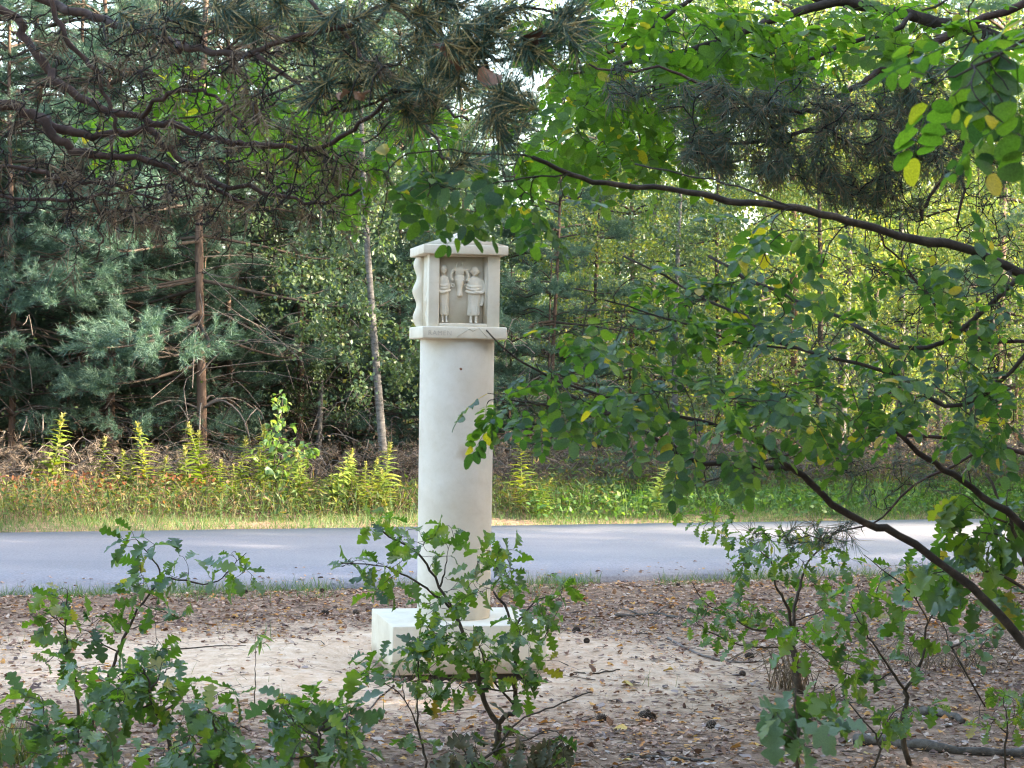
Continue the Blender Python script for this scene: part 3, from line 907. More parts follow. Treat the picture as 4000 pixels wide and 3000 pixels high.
# slim oak shoot left of the forked oak
b3 = P(1660, 3010, 8.1); b3[2] = gz(b3[0], b3[1])
mains = [(np.vstack([b3, poly(L(c8, (730, 1620), (690, 1450), (675, 1300), (685, 1100), (680, 950), (678, 890)), [8.1, 8.2], 18)]), .005, .0018),
         (poly(L(c8, (690, 1430), (630, 1280), (560, 1190), (400, 1080)), [8.1, 8.0], 12), .0035, .0015),
         (poly(L(c8, (600, 1240), (590, 1150), (560, 1050)), 8.1, 6), .0025, .0012)]
regs = [c8(690, 850) + (35, 35, 5, 8.1, 8.3), c8(620, 960) + (60, 50, 7, 8.0, 8.3), c8(430, 1010) + (60, 50, 7, 7.9, 8.1), c8(560, 1080) + (70, 40, 6, 7.9, 8.2), c8(350, 1090) + (40, 30, 3, 7.9, 8.0), c8(700, 1190) + (40, 40, 3, 8.0, 8.2), c8(700, 1480) + (80, 50, 5, 7.9, 8.2)]
sapling('oak_sapling', b3, mains, regs, 'slim oak shoot with a yellow-green tip rising before the plinth left corner', [M['oak_bright'], M['oak'], M['oak_pale']], .095, 13, 2, .25)

# tall leaning oak sapling at left
b4 = P(330, 2935, 8.55); b4[2] = gz(b4[0], b4[1])
mains = [(np.vstack([b4, poly(L(c7, (490, 1240), (560, 1080), (600, 940), (640, 820), (690, 700), (760, 570), (870, 425), (830, 330), (740, 220)), [8.5, 8.5, 8.4], 26)]), .010, .0022),
         (poly(L(c7, (870, 425), (1000, 440), (1100, 460), (1200, 425), (1260, 360), (1330, 290)), [8.4, 8.3], 16), .0045, .0015),
         (poly(L(c7, (760, 570), (850, 600), (980, 640)), [8.45, 8.3], 8), .003, .0013), (poly(L(c7, (690, 700), (780, 680), (900, 650)), [8.45, 8.6], 8), .003, .0013)]
regs = [c7(700, 220) + (45, 40, 5, 8.3, 8.5), c7(820, 230) + (35, 25, 3, 8.3, 8.5), c7(760, 340) + (60, 40, 5, 8.2, 8.5), c7(960, 360) + (60, 55, 8, 8.2, 8.5), c7(850, 440) + (90, 50, 8, 8.2, 8.5), c7(700, 510) + (60, 50, 6, 8.2, 8.5), c7(1180, 410) + (60, 45, 5, 8.2, 8.4), c7(1330, 420) + (60, 25, 5, 8.2, 8.4),
        c7(1260, 330) + (45, 40, 3, 8.2, 8.4), c7(840, 610) + (70, 30, 4, 8.2, 8.5), c7(990, 640) + (30, 35, 3, 8.2, 8.4), c7(840, 780) + (40, 40, 4, 8.2, 8.4), c7(800, 820) + (20, 25, 2, 8.2, 8.4)]
sapling('oak_sapling', b4, mains, regs, 'tall thin oak sapling leaning right over the sand at left, leaves against the road', [M['oak'], M['oak_bright'], M['oak_pale']], .10, 14, 2, .3)

# upright oak sapling further left
b5 = P(300, 2960, 8.35); b5[2] = gz(b5[0], b5[1])
mains = [(np.vstack([b5, poly(L(c7, (430, 1150), (400, 960), (385, 860), (358, 780), (355, 620), (362, 490)), [8.35, 8.3], 20)]), .007, .002),
         (poly(L(c7, (630, 820), (520, 760), (450, 700), (380, 690)), [8.4, 8.3], 10), .003, .0013), (poly(L(c7, (357, 720), (300, 640), (230, 610)), [8.3, 8.2], 8), .003, .0013), (poly(L(c7, (360, 800), (290, 850), (260, 880)), [8.3, 8.2], 6), .0025, .0012)]
regs = [c7(310, 540) + (45, 55, 6, 8.1, 8.4), c7(250, 640) + (70, 40, 8, 8.1, 8.4), c7(430, 620) + (60, 45, 6, 8.1, 8.4), c7(560, 650) + (50, 40, 5, 8.2, 8.4), c7(500, 740) + (60, 45, 6, 8.2, 8.4), c7(310, 740) + (55, 40, 5, 8.1, 8.4), c7(260, 870) + (40, 25, 4, 8.1, 8.3), c7(390, 930) + (40, 45, 5, 8.1, 8.4)]
sapling('oak_sapling', b5, mains, regs, 'upright bushy oak sapling over the sand near the left edge', [M['oak'], M['oak_bright']], .10, 15, 2, .3)

# the nearer leafy tangle along the lower left: four saplings
def near_sap(bx, dd, stem, twigs_, regs, label, seed, leaf=.10, mats=None, per=2, group='near oak shoots along the lower left'):
    b = P(bx, 3100, dd); b[2] = 0
    s0 = np.vstack([b, poly(stem, dd, 16)])
    mm = [(s0, .0065, .002)] + [(poly(t, [dd, dd + .15], 10), .0035, .0014) for t in twigs_]
    sapling('oak_sapling', b, mm, regs, label, dens=.85, mats=mats or [M['oak'], M['oak'], M['oak_bright'], M['oak_pale']], leaf=leaf, seed=seed, per=per, droop=.3, group=group)
near_sap(330, 5.9, L(c7, (240, 1400), (250, 1250), (235, 1130)), [L(c7, (245, 1330), (380, 1290), (520, 1270)), L(c7, (250, 1250), (150, 1200), (90, 1180))],
         [c7(240, 1120) + (60, 50, 7, 5.8, 6.1), c7(120, 1200) + (80, 50, 7, 5.8, 6.1), c7(330, 1220) + (90, 50, 9, 5.8, 6.1), c7(500, 1280) + (90, 55, 10, 5.8, 6.1), c7(330, 1370) + (110, 50, 10, 5.7, 6.0), c7(560, 1400) + (70, 40, 5, 5.7, 6.0), c7(160, 1060) + (25, 40, 3, 5.8, 6.0)],
         'low leafy oak shoot in the bottom left corner beside a tuft of dark grass', 21, .085)
near_sap(700, 6.3, L(c7, (940, 1420), (880, 1220), (820, 1080), (790, 960), (760, 900)), [L(c7, (830, 1100), (700, 1130), (600, 1010), (470, 930)), L(c7, (860, 1170), (960, 1080), (1000, 1000)), L(c7, (810, 1030), (880, 940), (930, 890))],
         [c7(640, 930) + (100, 40, 9, 6.2, 6.5), c7(850, 930) + (80, 40, 8, 6.2, 6.5), c7(700, 1030) + (90, 55, 13, 6.1, 6.5), c7(560, 1080) + (60, 55, 7, 6.2, 6.5), c7(900, 1110) + (80, 60, 12, 6.1, 6.5), c7(1010, 1020) + (40, 50, 6, 6.2, 6.5), c7(610, 1150) + (60, 50, 6, 6.1, 6.4), c7(960, 1190) + (50, 40, 5, 6.1, 6.4), c7(440, 900) + (30, 30, 3, 6.2, 6.4)],
         'broad-leaved oak shoot with a cover of large dark leaves at lower left centre', 22, .105)
near_sap(1050, 5.9, L(c7, (1160, 1420), (1170, 1280), (1150, 1180), (1120, 1130)), [L(c7, (1170, 1300), (1050, 1260), (1000, 1330)), L(c7, (1160, 1250), (1280, 1230), (1350, 1250))],
         [c7(1120, 1170) + (80, 40, 9, 5.8, 6.1), c7(1240, 1240) + (80, 40, 7, 5.8, 6.1), c7(1010, 1310) + (70, 60, 8, 5.7, 6.1), c7(1150, 1300) + (80, 50, 7, 5.7, 6.1), c7(1080, 1410) + (120, 35, 8, 5.7, 6.0), c7(860, 1390) + (90, 40, 7, 5.7, 6.0), c7(1300, 1350) + (60, 40, 5, 5.8, 6.1), c7(1270, 1060) + (30, 35, 3, 5.9, 6.0)],
         'spreading oak shoot with pale and dark leaves along the bottom left of centre', 23, .092)
near_sap(1330, 5.6, L(c7, (1700, 1440), (1720, 1330), (1740, 1230), (1790, 1140)), [L(c7, (1730, 1290), (1620, 1230), (1560, 1160), (1520, 1110)), L(c7, (1740, 1250), (1860, 1180), (1890, 1120)), L(c7, (1710, 1380), (1560, 1400), (1450, 1420)), L(c7, (1720, 1350), (1860, 1340), (1960, 1330))],
         [c7(1540, 1110) + (55, 35, 6, 5.5, 5.8), c7(1560, 1230) + (70, 60, 9, 5.4, 5.8), c7(1640, 1130) + (70, 40, 7, 5.5, 5.8), c7(1800, 1110) + (60, 35, 5, 5.5, 5.8), c7(1890, 1160) + (40, 45, 6, 5.5, 5.8), c7(1820, 1240) + (80, 50, 9, 5.4, 5.8), c7(1900, 1330) + (70, 50, 8, 5.4, 5.8), c7(1650, 1330) + (90, 55, 10, 5.4, 5.8), c7(1500, 1400) + (80, 40, 7, 5.4, 5.7), c7(1760, 1400) + (110, 40, 8, 5.4, 5.7)],
         'near oak shoot with large hanging dark leaves left of the withered shoot', 24, .092)
# thin sprout standing alone on the sand
b6 = G(995, 2790); b6[2] = gz(b6[0], b6[1])
sapling('sprout', b6, [(np.vstack([b6, poly(L(c7, (1376, 1080), (1382, 900), (1378, 760)), b6[1], 12)]), .0028, .0012)],
        [c7(1380, 750) + (35, 25, 4, b6[1] - .05, b6[1] + .05), c7(1430, 770) + (25, 20, 2, b6[1] - .05, b6[1] + .05)], 'thin leafless sprout with a few pointed leaves on top, alone on the sand', [M['aspen']], .085, 31, 2, .5, None, cat='sprout',
        protos=[stalked('lance', .1, fold=.2, droop=.4, seed=s) for s in range(3)], tip_extra=1)

# small oak tree at right, behind
b7 = P(3130, 2700, 10.2); b7[2] = gz(b7[0], b7[1])
mains = [(np.vstack([b7, poly(L(c9, (985, 1040), (985, 960), (960, 860), (950, 780)), 10.2, 10)]), .021, .016),
         (poly(L(c9, (950, 780), (945, 700), (930, 640), (900, 580), (870, 530), (850, 420), (760, 320)), [10.2, 10.0], 16), .010, .0025),
         (poly(L(c9, (955, 790), (975, 700), (970, 640), (1000, 560), (1010, 500), (1040, 420), (1100, 340), (1160, 220)), [10.2, 10.3], 16), .011, .0025),
         (poly(L(c9, (945, 775), (850, 780), (750, 770), (600, 690), (480, 620), (420, 520)), [10.2, 9.9], 16), .006, .002),
         (poly(L(c9, (960, 860), (850, 870), (700, 860), (500, 780), (440, 730)), [10.2, 9.8], 14), .0055, .002),
         (poly(L(c9, (975, 720), (1060, 700), (1140, 660)), [10.2, 10.3], 8), .004, .002)]
regs = [c9(560, 170) + (60, 80, 10, 9.8, 10.3), c9(440, 170) + (70, 60, 8, 9.8, 10.3), c9(700, 300) + (110, 70, 16, 9.8, 10.4), c9(880, 310) + (120, 80, 22, 9.8, 10.5), c9(1080, 330) + (110, 80, 18, 9.9, 10.5), c9(800, 430) + (130, 60, 20, 9.8, 10.5), c9(1000, 440) + (110, 60, 16, 9.9, 10.5), c9(1240, 370) + (80, 50, 8, 10, 10.4),
        c9(640, 480) + (60, 40, 6, 9.8, 10.2), c9(560, 660) + (120, 55, 17, 9.7, 10.2), c9(700, 700) + (100, 55, 14, 9.8, 10.3), c9(480, 800) + (80, 50, 9, 9.7, 10.1), c9(640, 830) + (100, 40, 9, 9.7, 10.2), c9(880, 640) + (80, 60, 9, 9.9, 10.4), c9(1080, 560) + (80, 60, 9, 10, 10.4)]
sapling('oak_tree', b7, mains, regs, 'small bushy oak tree with a dark trunk at right, crown against the road', [M['oak'], M['oak'], M['oak_bright']], .085, 16, 2, .3, 'oak saplings at the right', cat='tree')

# slender forked oak sapling at right, nearer
b8 = P(3555, 2985, 8.3); b8[2] = gz(b8[0], b8[1])
fk = c9(1570, 1100)
mains = [(np.vstack([b8, poly(L(c9, (1568, 1430), (1560, 1280), (1575, 1160)) + [fk], 8.3, 12)]), .013, .009),
         (poly([fk] + L(c9, (1500, 1000), (1450, 920), (1400, 850), (1340, 760), (1280, 640)), [8.3, 8.1], 14), .006, .0018),
         (poly([fk] + L(c9, (1620, 1040), (1660, 930), (1685, 850), (1695, 730), (1760, 650), (1810, 580), (1830, 510)), [8.3, 8.4], 18), .0075, .002),
         (poly(L(c9, (1500, 1000), (1400, 1050), (1220, 990), (1100, 900), (1000, 830)), [8.3, 8.0], 12), .0035, .0014),
         (poly(L(c9, (1695, 730), (1640, 620), (1560, 540), (1440, 440), (1350, 370)), [8.35, 8.2], 12), .004, .0015)]
regs = [c9(1000, 830) + (60, 60, 8, 7.9, 8.2), c9(1180, 730) + (110, 60, 12, 7.9, 8.3), c9(1330, 620) + (80, 70, 10, 8.0, 8.3), c9(1430, 640) + (70, 70, 7, 8.0, 8.4), c9(1220, 890) + (90, 55, 7, 7.9, 8.3), c9(1400, 980) + (70, 40, 6, 8.1, 8.4), c9(1560, 780) + (80, 70, 9, 8.2, 8.5),
        c9(1500, 450) + (70, 50, 6, 8.2, 8.5), c9(1640, 420) + (90, 50, 8, 8.2, 8.6), c9(1660, 560) + (50, 50, 5, 8.2, 8.5), c9(1860, 440) + (60, 60, 7, 8.3, 8.6), c9(1580, 980) + (40, 40, 3, 8.2, 8.4), c9(1150, 1090) + (90, 40, 5, 8.0, 8.3)]
sapling('oak_sapling', b8, mains, regs, 'slender oak sapling with a curved forked stem and hanging bright leaves at lower right', [M['oak'], M['oak_bright'], M['oak_bright']], .115, 17, 2, .55, 'oak saplings at the right')

# low yellow-green sapling at its foot
b9 = P(3400, 3040, 8.0); b9[2] = gz(b9[0], b9[1])
mains = [(np.vstack([b9, poly(L(c9, (1440, 1420), (1400, 1340), (1300, 1210), (1250, 1150)), 8.0, 10)]), .005, .0018), (poly(L(c9, (1420, 1380), (1500, 1230), (1600, 1180)), [8.0, 8.1], 8), .003, .0014)]
sapling('oak_sapling', b9, mains, [c9(1290, 1180) + (80, 45, 8, 7.9, 8.2), c9(1450, 1240) + (80, 55, 8, 7.9, 8.2), c9(1560, 1190) + (70, 45, 6, 7.9, 8.2), c9(1420, 1300) + (70, 40, 5, 7.9, 8.1), c9(1660, 1170) + (60, 40, 4, 8, 8.2)],
        'low spindly oak seedling with sparse yellow-green leaves beside the fallen log', [M['oak_bright']], .09, 18, 2, .4, 'oak saplings at the right')
b10 = P(3930, 3060, 8.0); b10[2] = gz(b10[0], b10[1])
mains = [(np.vstack([b10, poly(L(c9, (2110, 1420), (2120, 1280), (2100, 1150)), 8.0, 10)]), .005, .0018), (poly(L(c9, (2115, 1330), (2040, 1260), (1980, 1250)), 8.0, 6), .003, .0014)]
sapling('oak_sapling', b10, mains, [c9(2110, 1130) + (90, 55, 10, 7.9, 8.3), c9(2060, 1260) + (80, 50, 8, 7.9, 8.2), c9(2170, 1270) + (50, 60, 7, 7.9, 8.2), c9(2150, 1180) + (60, 50, 6, 7.9, 8.2)],
        'small bright seedling at the right edge above the end of the log', [M['oak_bright']], .075, 19, 2, .3, 'oak saplings at the right')
# oak with long leaves hanging into the picture at the right edge
b11 = np.array(P(4100, 2100, 6.2)); b11[2] = 0
mains = [(spline([b11, P(4090, 2900, 6.2), P(4060, 2400, 6.2), P(3960, 2060, 6.2), P(3850, 1850, 6.2)], 20), .014, .004),
         (poly([(4040, 2320), (3900, 2240), (3760, 2200), (3640, 2240)], [6.2, 6.1], 10), .005, .0018), (poly([(3960, 2060), (3850, 2000), (3760, 1930)], [6.2, 6.1], 8), .004, .0018), (poly([(4000, 2160), (3900, 2090), (3800, 2070)], 6.15, 8), .004, .0018)]
sapling('oak_sapling', b11, mains, [(3680, 2230, 70, 60, 8, 6.0, 6.3), (3800, 2060, 110, 80, 14, 6.0, 6.3), (3750, 1960, 60, 60, 6, 6.0, 6.3), (3920, 2160, 80, 90, 12, 6.0, 6.4), (3920, 1960, 80, 80, 10, 6.0, 6.4), (3800, 2330, 70, 50, 5, 6.0, 6.3), (3960, 2320, 60, 60, 7, 6.1, 6.4)],
        'oak with long dark hanging leaves reaching in from the right edge before the road', [M['oak'], M['oak'], M['oak_bright']], .125, 20, 2, .9, 'oak saplings at the right')
# blurred near plant at the bottom right
b12 = P(3110, 3050, 3.7); b12[2] = 0
mains = [(np.vstack([b12, poly([(3112, 2980), (3108, 2850), (3105, 2760), (3108, 2690)], 3.7, 10)]), .004, .0016), (poly([(3108, 2900), (3040, 2860), (3000, 2830)], 3.7, 6), .002, .001)]
sapling('oak_sapling', b12, mains, [(3060, 2800, 90, 25, 5, 3.6, 3.75), (3180, 2810, 80, 25, 5, 3.65, 3.8), (3100, 2880, 90, 30, 4, 3.6, 3.8), (3100, 2690, 10, 15, 1, 3.7, 3.72)],
        'closest plant, pale soft oak leaves in a whorl on one stem at the bottom right', [M['oak_pale'], M['oak_pale'], M['oak']], .088, 25, 2, .35, None)
# round-leaved shrub at the right edge over the litter
b13 = P(3850, 2720, 9.9); b13[2] = gz(b13[0], b13[1])
mains = [(np.vstack([b13, poly(L(c9, (1840, 900), (1800, 840), (1780, 740), (1700, 700)), 9.9, 10)]), .005, .0018), (poly(L(c9, (1820, 870), (1920, 820), (2020, 780), (2150, 760)), [9.9, 9.8], 10), .004, .0016)]
ROUND = [stalked('round', .12, fold=.1 + .05 * s, droop=.1 + .1 * s, seed=s) for s in range(3)]
sapling('shrub', b13, mains, [c9(1880, 850) + (60, 50, 9, 9.7, 10), c9(2000, 790) + (70, 45, 9, 9.7, 10), c9(2120, 760) + (60, 50, 8, 9.7, 10), c9(1990, 910) + (40, 40, 4, 9.7, 10), c9(2150, 680) + (50, 50, 6, 9.7, 10)],
        'small shrub with round blue-green leaves over the litter at the right edge', [M['oak_pale']], .06, 26, 2, .3, None, cat='shrub', protos=ROUND)

# ------------------------------------------------------------------ locust trees
def locust(label, trunk, mains, regions, seed, mats, leaf=.20, n_tip=2, per=0, group='locust trees at the right', limit=290, dens=.8):
    rng = np.random.default_rng(seed)
    base = trunk[0][0]
    root = empty('locust_tree', tuple(base), label, 'tree', group)
    g = Geo(); g.tube(local(trunk[0], root), np.linspace(trunk[1], trunk[2], len(trunk[0])), 10)
    link('trunk', g.mesh('trunk', M['bark_locust'], True), root)
    mm = []
    for pts, r0, r1 in mains:
        pts = rough(pts, rng, .0022)
        mm.append((pts, np.linspace(r0, r1, len(pts)) * (1 + .045 * rng.normal(0, 1, len(pts)))))
    tw = grow(mm, ell(rng, [q[:4] + (max(1, round(q[4] * dens)),) + q[5:] for q in regions]), rng, .5, .0045, .0012, .04, sag=-.03)
    limbs(root, mm, tw, M['bark_locust'], M['bark_locust'])
    p = np.array([t[0][-1] for t in tw for _ in range(n_tip)]); d = np.array([norm(t[0][-1] - t[0][-3]) for t in tw for _ in range(n_tip)])
    if per:
        pa, da = along(tw, rng, per, .3); p = np.vstack([p, pa]); d = np.vstack([d, da])
    n = len(p)
    side = rng.normal(0, 1, (n, 3)); side[:, 2] *= .5
    dirn = norm(norm(d) * .5 + norm(side) * rng.uniform(.6, 1.0, n)[:, None] + np.array([0, 0, -.35]) * rng.uniform(0, 1.6, n)[:, None])
    nrm = norm(np.array([0, 0, 1.0]) + rng.normal(0, .4, (n, 3)))
    place('leaf', root, COMPOUND, mats, frames(p, dirn, nrm, leaf * rng.uniform(.65, 1.15, n)), rng, limit)
    return root
c6 = lambda x, y: (2000 + x * .904, 1000 + y * .904)
c3 = lambda x, y: (2400 + x * .7233, y * .7233)
# tree whose limbs arch in from the lower right corner
tb = np.array([1.75, 5.5, 0.0])
trunk = (spline([tb, (1.72, 5.5, .4), (1.62, 5.48, .75)], 8), .034, .026)
D1 = [(4190, 2760), (4000, 2513), (3923, 2423), (3797, 2296), (3670, 2197)] + L(c6, (1660, 1195), (1540, 1160), (1400, 1080), (1310, 1000), (1230, 930), (1180, 915), (1000, 905), (850, 895), (740, 860), (620, 790), (520, 740), (430, 690), (250, 600))
mains = [(poly(D1, [5.5, 5.4, 5.2, 5.0], 46), 0.0133, .004),
         (poly([(4210, 2780), (4100, 2250)] + L(c6, (2212, 1170), (2050, 1050), (1900, 940), (1760, 850), (1650, 750), (1480, 700)), [5.5, 5.4, 5.3, 5.2], 26), 0.0126, .005),
         (poly(L(c6, (1230, 930), (1080, 820), (1040, 790), (900, 730), (700, 690), (550, 630), (300, 580), (130, 510), (0, 430)) + [(1900, 1290)], [5.05, 4.7], 30), 0.0063, .0018),
         (poly(L(c6, (740, 860), (600, 740), (520, 680), (300, 690), (130, 640)) + [(2040, 1570), (1930, 1560)], [5.0, 4.9], 18), 0.0035, .0015)]
regs = [(1960, 1560, 70, 60, 7, 4.75, 5.1), c6(200, 560) + (170, 100, 10, 4.5, 5.0), c6(120, 640) + (180, 60, 9, 4.8, 5.3), c6(430, 640) + (250, 80, 11, 4.5, 5.0), c6(600, 560) + (180, 80, 9, 4.2, 4.8), c6(830, 640) + (220, 110, 16, 4.1, 4.8), c6(1050, 660) + (200, 110, 16, 4.1, 4.8), c6(1000, 780) + (200, 70, 10, 4.3, 4.9), c6(1250, 640) + (200, 120, 15, 4.3, 5.0),
        c6(1500, 700) + (220, 120, 12, 4.6, 5.3), c6(1750, 620) + (220, 120, 13, 4.8, 5.4), c6(2050, 650) + (180, 150, 11, 4.8, 5.4), c6(760, 830) + (100, 50, 4, 4.6, 5.0), c6(1100, 560) + (250, 80, 12, 4.8, 5.4)]
locust('locust tree with bowed dark limbs rising from the lower right corner', trunk, mains, regs, 41, [M['locust']], .138, 1, dens=.85)
# tree with the long straight limb across the right half
tb = np.array([1.95, 4.75, 0.0])
trunk = (spline([tb, (1.93, 4.75, .9), (1.78, 4.72, 1.75)], 10), .036, .026)
D4 = [(4700, 1260), (4300, 1180), (4000, 1067), (3851, 1003), (3725, 958), (3544, 931), (3399, 886), (3254, 850), (3110, 814), (2983, 796), (2857, 787), (2712, 750), (2531, 732), (2350, 714), (2224, 678), (2080, 615)]
mains = [(poly(D4, [4.72, 4.6, 4.4, 4.3, 4.1], 44), 0.0122, .0045),
         (poly([(4000, 1067), (3700, 1330)] + L(c6, (1650, 390), (1500, 310), (1420, 265), (1200, 180), (1000, 90), (850, 0)), [4.7, 5.1], 22), 0.0064, .004),
         (poly([(4180, 1150), (3900, 1500)] + L(c6, (1870, 650), (1720, 540), (1360, 430), (1240, 400), (1080, 330), (990, 250), (850, 200), (700, 110), (480, 0)), [4.7, 4.8, 5.0], 26), 0.0058, .0025),
         (poly(L(c6, (1240, 400), (1000, 380), (860, 330), (600, 245), (400, 190)), [4.9, 4.6], 16), 0.0029, .0018),
         (poly([(2224, 678), (2050, 700), (1900, 715), (1760, 740)], [4.15, 4.1], 12), 0.0020, .0014),
         (poly([(2080, 615), (1900, 600), (1700, 590), (1560, 620)], [4.1, 4.05], 12), 0.0020, .0014),
         (poly([(3110, 814), (2850, 720), (2700, 690), (2480, 640)], [4.3, 4.5], 12), 0.0023, .002)]
regs = [(2000, 660, 130, 50, 4, 3.9, 4.3), (1680, 700, 110, 40, 3, 3.9, 4.3), (1850, 620, 80, 30, 2, 4.0, 4.2), (2140, 770, 160, 60, 6, 4.0, 4.4), (1530, 640, 90, 60, 4, 3.9, 4.2), (1700, 640, 110, 60, 3, 4.0, 4.3), (1620, 770, 60, 40, 3, 4.0, 4.3), (1835, 815, 20, 12, 2, 4.0, 4.1), (2080, 780, 60, 40, 3, 4.0, 4.3),
        (3000, 900, 260, 50, 8, 4.2, 4.7), (3400, 1020, 250, 70, 9, 4.3, 4.8), (3700, 1100, 200, 110, 11, 4.4, 4.9), (3930, 1200, 140, 160, 11, 4.4, 5.0), (2900, 1060, 220, 80, 12, 4.5, 5.0), (2600, 1130, 180, 80, 10, 4.4, 5.0), (2500, 1240, 230, 60, 11, 4.3, 4.8), (2780, 1250, 200, 70, 12, 4.5, 5.0),
        (3120, 1280, 220, 90, 13, 4.6, 5.1), (3450, 1350, 230, 110, 14, 4.6, 5.1), (3750, 1400, 230, 140, 16, 4.5, 5.1), (2330, 1300, 150, 60, 7, 4.2, 4.6), (3550, 1560, 250, 80, 9, 4.5, 5.0), (3880, 1600, 130, 120, 8, 4.4, 5.0)]
locust('locust tree with one long straight limb, its leaf sprays hanging over the shrine cap', trunk, mains, regs, 42, [M['locust']], .14, 1, dens=.85)
# tree of bright leaves filling the upper right
tb = np.array([2.9, 6.9, 0.0])
trunk = (spline([tb, (2.9, 6.9, 1.6), (2.7, 6.85, 3.2), (2.2, 6.8, 4.2)], 14), .07, .04)
mains = [(poly([(4700, -1400), (4450, -100), (4100, 180)] + L(c3, (1900, 150), (1750, 120), (1600, 80), (1450, 50), (1300, 25), (1190, 10), (1000, 65), (900, 95), (780, 145), (650, 195), (500, 240), (300, 290), (100, 335), (0, 360), (-250, 400)), [6.8, 6.7, 6.4, 6.3], 44), .026, .004),
         (poly(L(c3, (1190, 10), (900, -60), (600, -90), (400, 0), (250, 110), (0, 275), (-200, 330)), [6.6, 6.2], 22), .012, .004),
         (poly(L(c3, (1600, 80), (1500, 170), (1250, 240), (1050, 320), (900, 330), (700, 280), (540, 200)), [6.6, 6.3], 20), .009, .003),
         (poly([(2900, -60), (2300, -140), (1700, -100), (1300, 250), (900, 420), (600, 480)], [6.4, 7.2, 7.6], 26), .010, .003),
         (poly(L(c3, (300, 290), (250, 450), (140, 700), (150, 900)), [6.3, 6.2], 14), .005, .002)]
regs = [(2400, 90, 260, 120, 22, 5.9, 6.8), (2800, 120, 300, 130, 36, 5.9, 6.9), (3200, 130, 280, 140, 32, 5.9, 6.9), (3550, 130, 200, 130, 18, 6.0, 6.9), (2350, 330, 200, 130, 22, 5.9, 6.8), (2600, 330, 250, 120, 28, 5.9, 6.8), (3050, 230, 200, 70, 14, 6.0, 6.8), (2250, 520, 150, 120, 16, 5.9, 6.6), (2500, 560, 160, 90, 10, 5.9, 6.6), (2160, 90, 120, 120, 7, 6.0, 6.8),
        (600, 360, 200, 110, 12, 7.3, 7.9), (900, 330, 160, 100, 12, 7.3, 7.9), (480, 520, 130, 60, 6, 7.3, 7.8), (1200, 480, 200, 120, 16, 6.9, 7.6), (1500, 520, 170, 110, 12, 6.6, 7.4), (1350, 650, 150, 70, 7, 6.8, 7.4), (1100, 600, 150, 80, 7, 6.9, 7.5), (1950, 560, 160, 80, 6, 6.2, 6.8), (1700, 480, 120, 80, 5, 6.4, 6.9)]
locust('locust tree spreading bright green fine leaves across the upper right and behind the pine', trunk, mains, regs, 43, [M['locust_far']], .19, 1, 0, dens=1.35)
# near leaves in the top right corner
tb = np.array([1.5, 3.2, 0.0])
trunk = (spline([tb, (1.5, 3.2, 1.2), (1.42, 3.2, 2.3)], 8), .022, .014)
mains = [(spline([(1.42, 3.2, 2.3), P(4700, -250, 3.2), P(4200, -60, 3.2), P(3850, -40, 3.2), P(3600, 40, 3.2)], 18), .009, .002), (poly([(4300, -60), (4000, 160), (3800, 260), (3650, 330)], 3.15, 12), .004, .0015)]
regs = [(3720, 110, 130, 60, 4, 3.0, 3.4), (3900, 110, 110, 70, 5, 3.0, 3.4), (3700, 330, 90, 80, 3, 3.0, 3.3), (3900, 280, 110, 80, 5, 3.0, 3.4), (3950, 430, 60, 60, 2, 3.0, 3.3)]
locust('young locust with the largest, closest leaflets in the top right corner', trunk, mains, regs, 44, [M['locust'], M['locust_far']], .18, 1)

# ------------------------------------------------------------------ near pines
TUFT_G = [needle_tuft(s, 95, .085, .95, .0018, .035) for s in range(4)]
TUFT_B = [needle_tuft(10 + s, 20, .060, .7, .0016, .03) for s in range(4)]
TUFT_D = [needle_tuft(20 + s, 34, .066, .7, .0015, .05) for s in range(4)]

def tufts(root, name, protos, mat, p, d, rng, s0=.8, s1=1.15, limit=290, rest='needles'):
    n = len(p)
    nrm = rng.normal(0, 1, (n, 3))
    place(name, root, protos, mat, frames(np.asarray(p), np.asarray(d), nrm, rng.uniform(s0, s1, n)), rng, limit, rest)

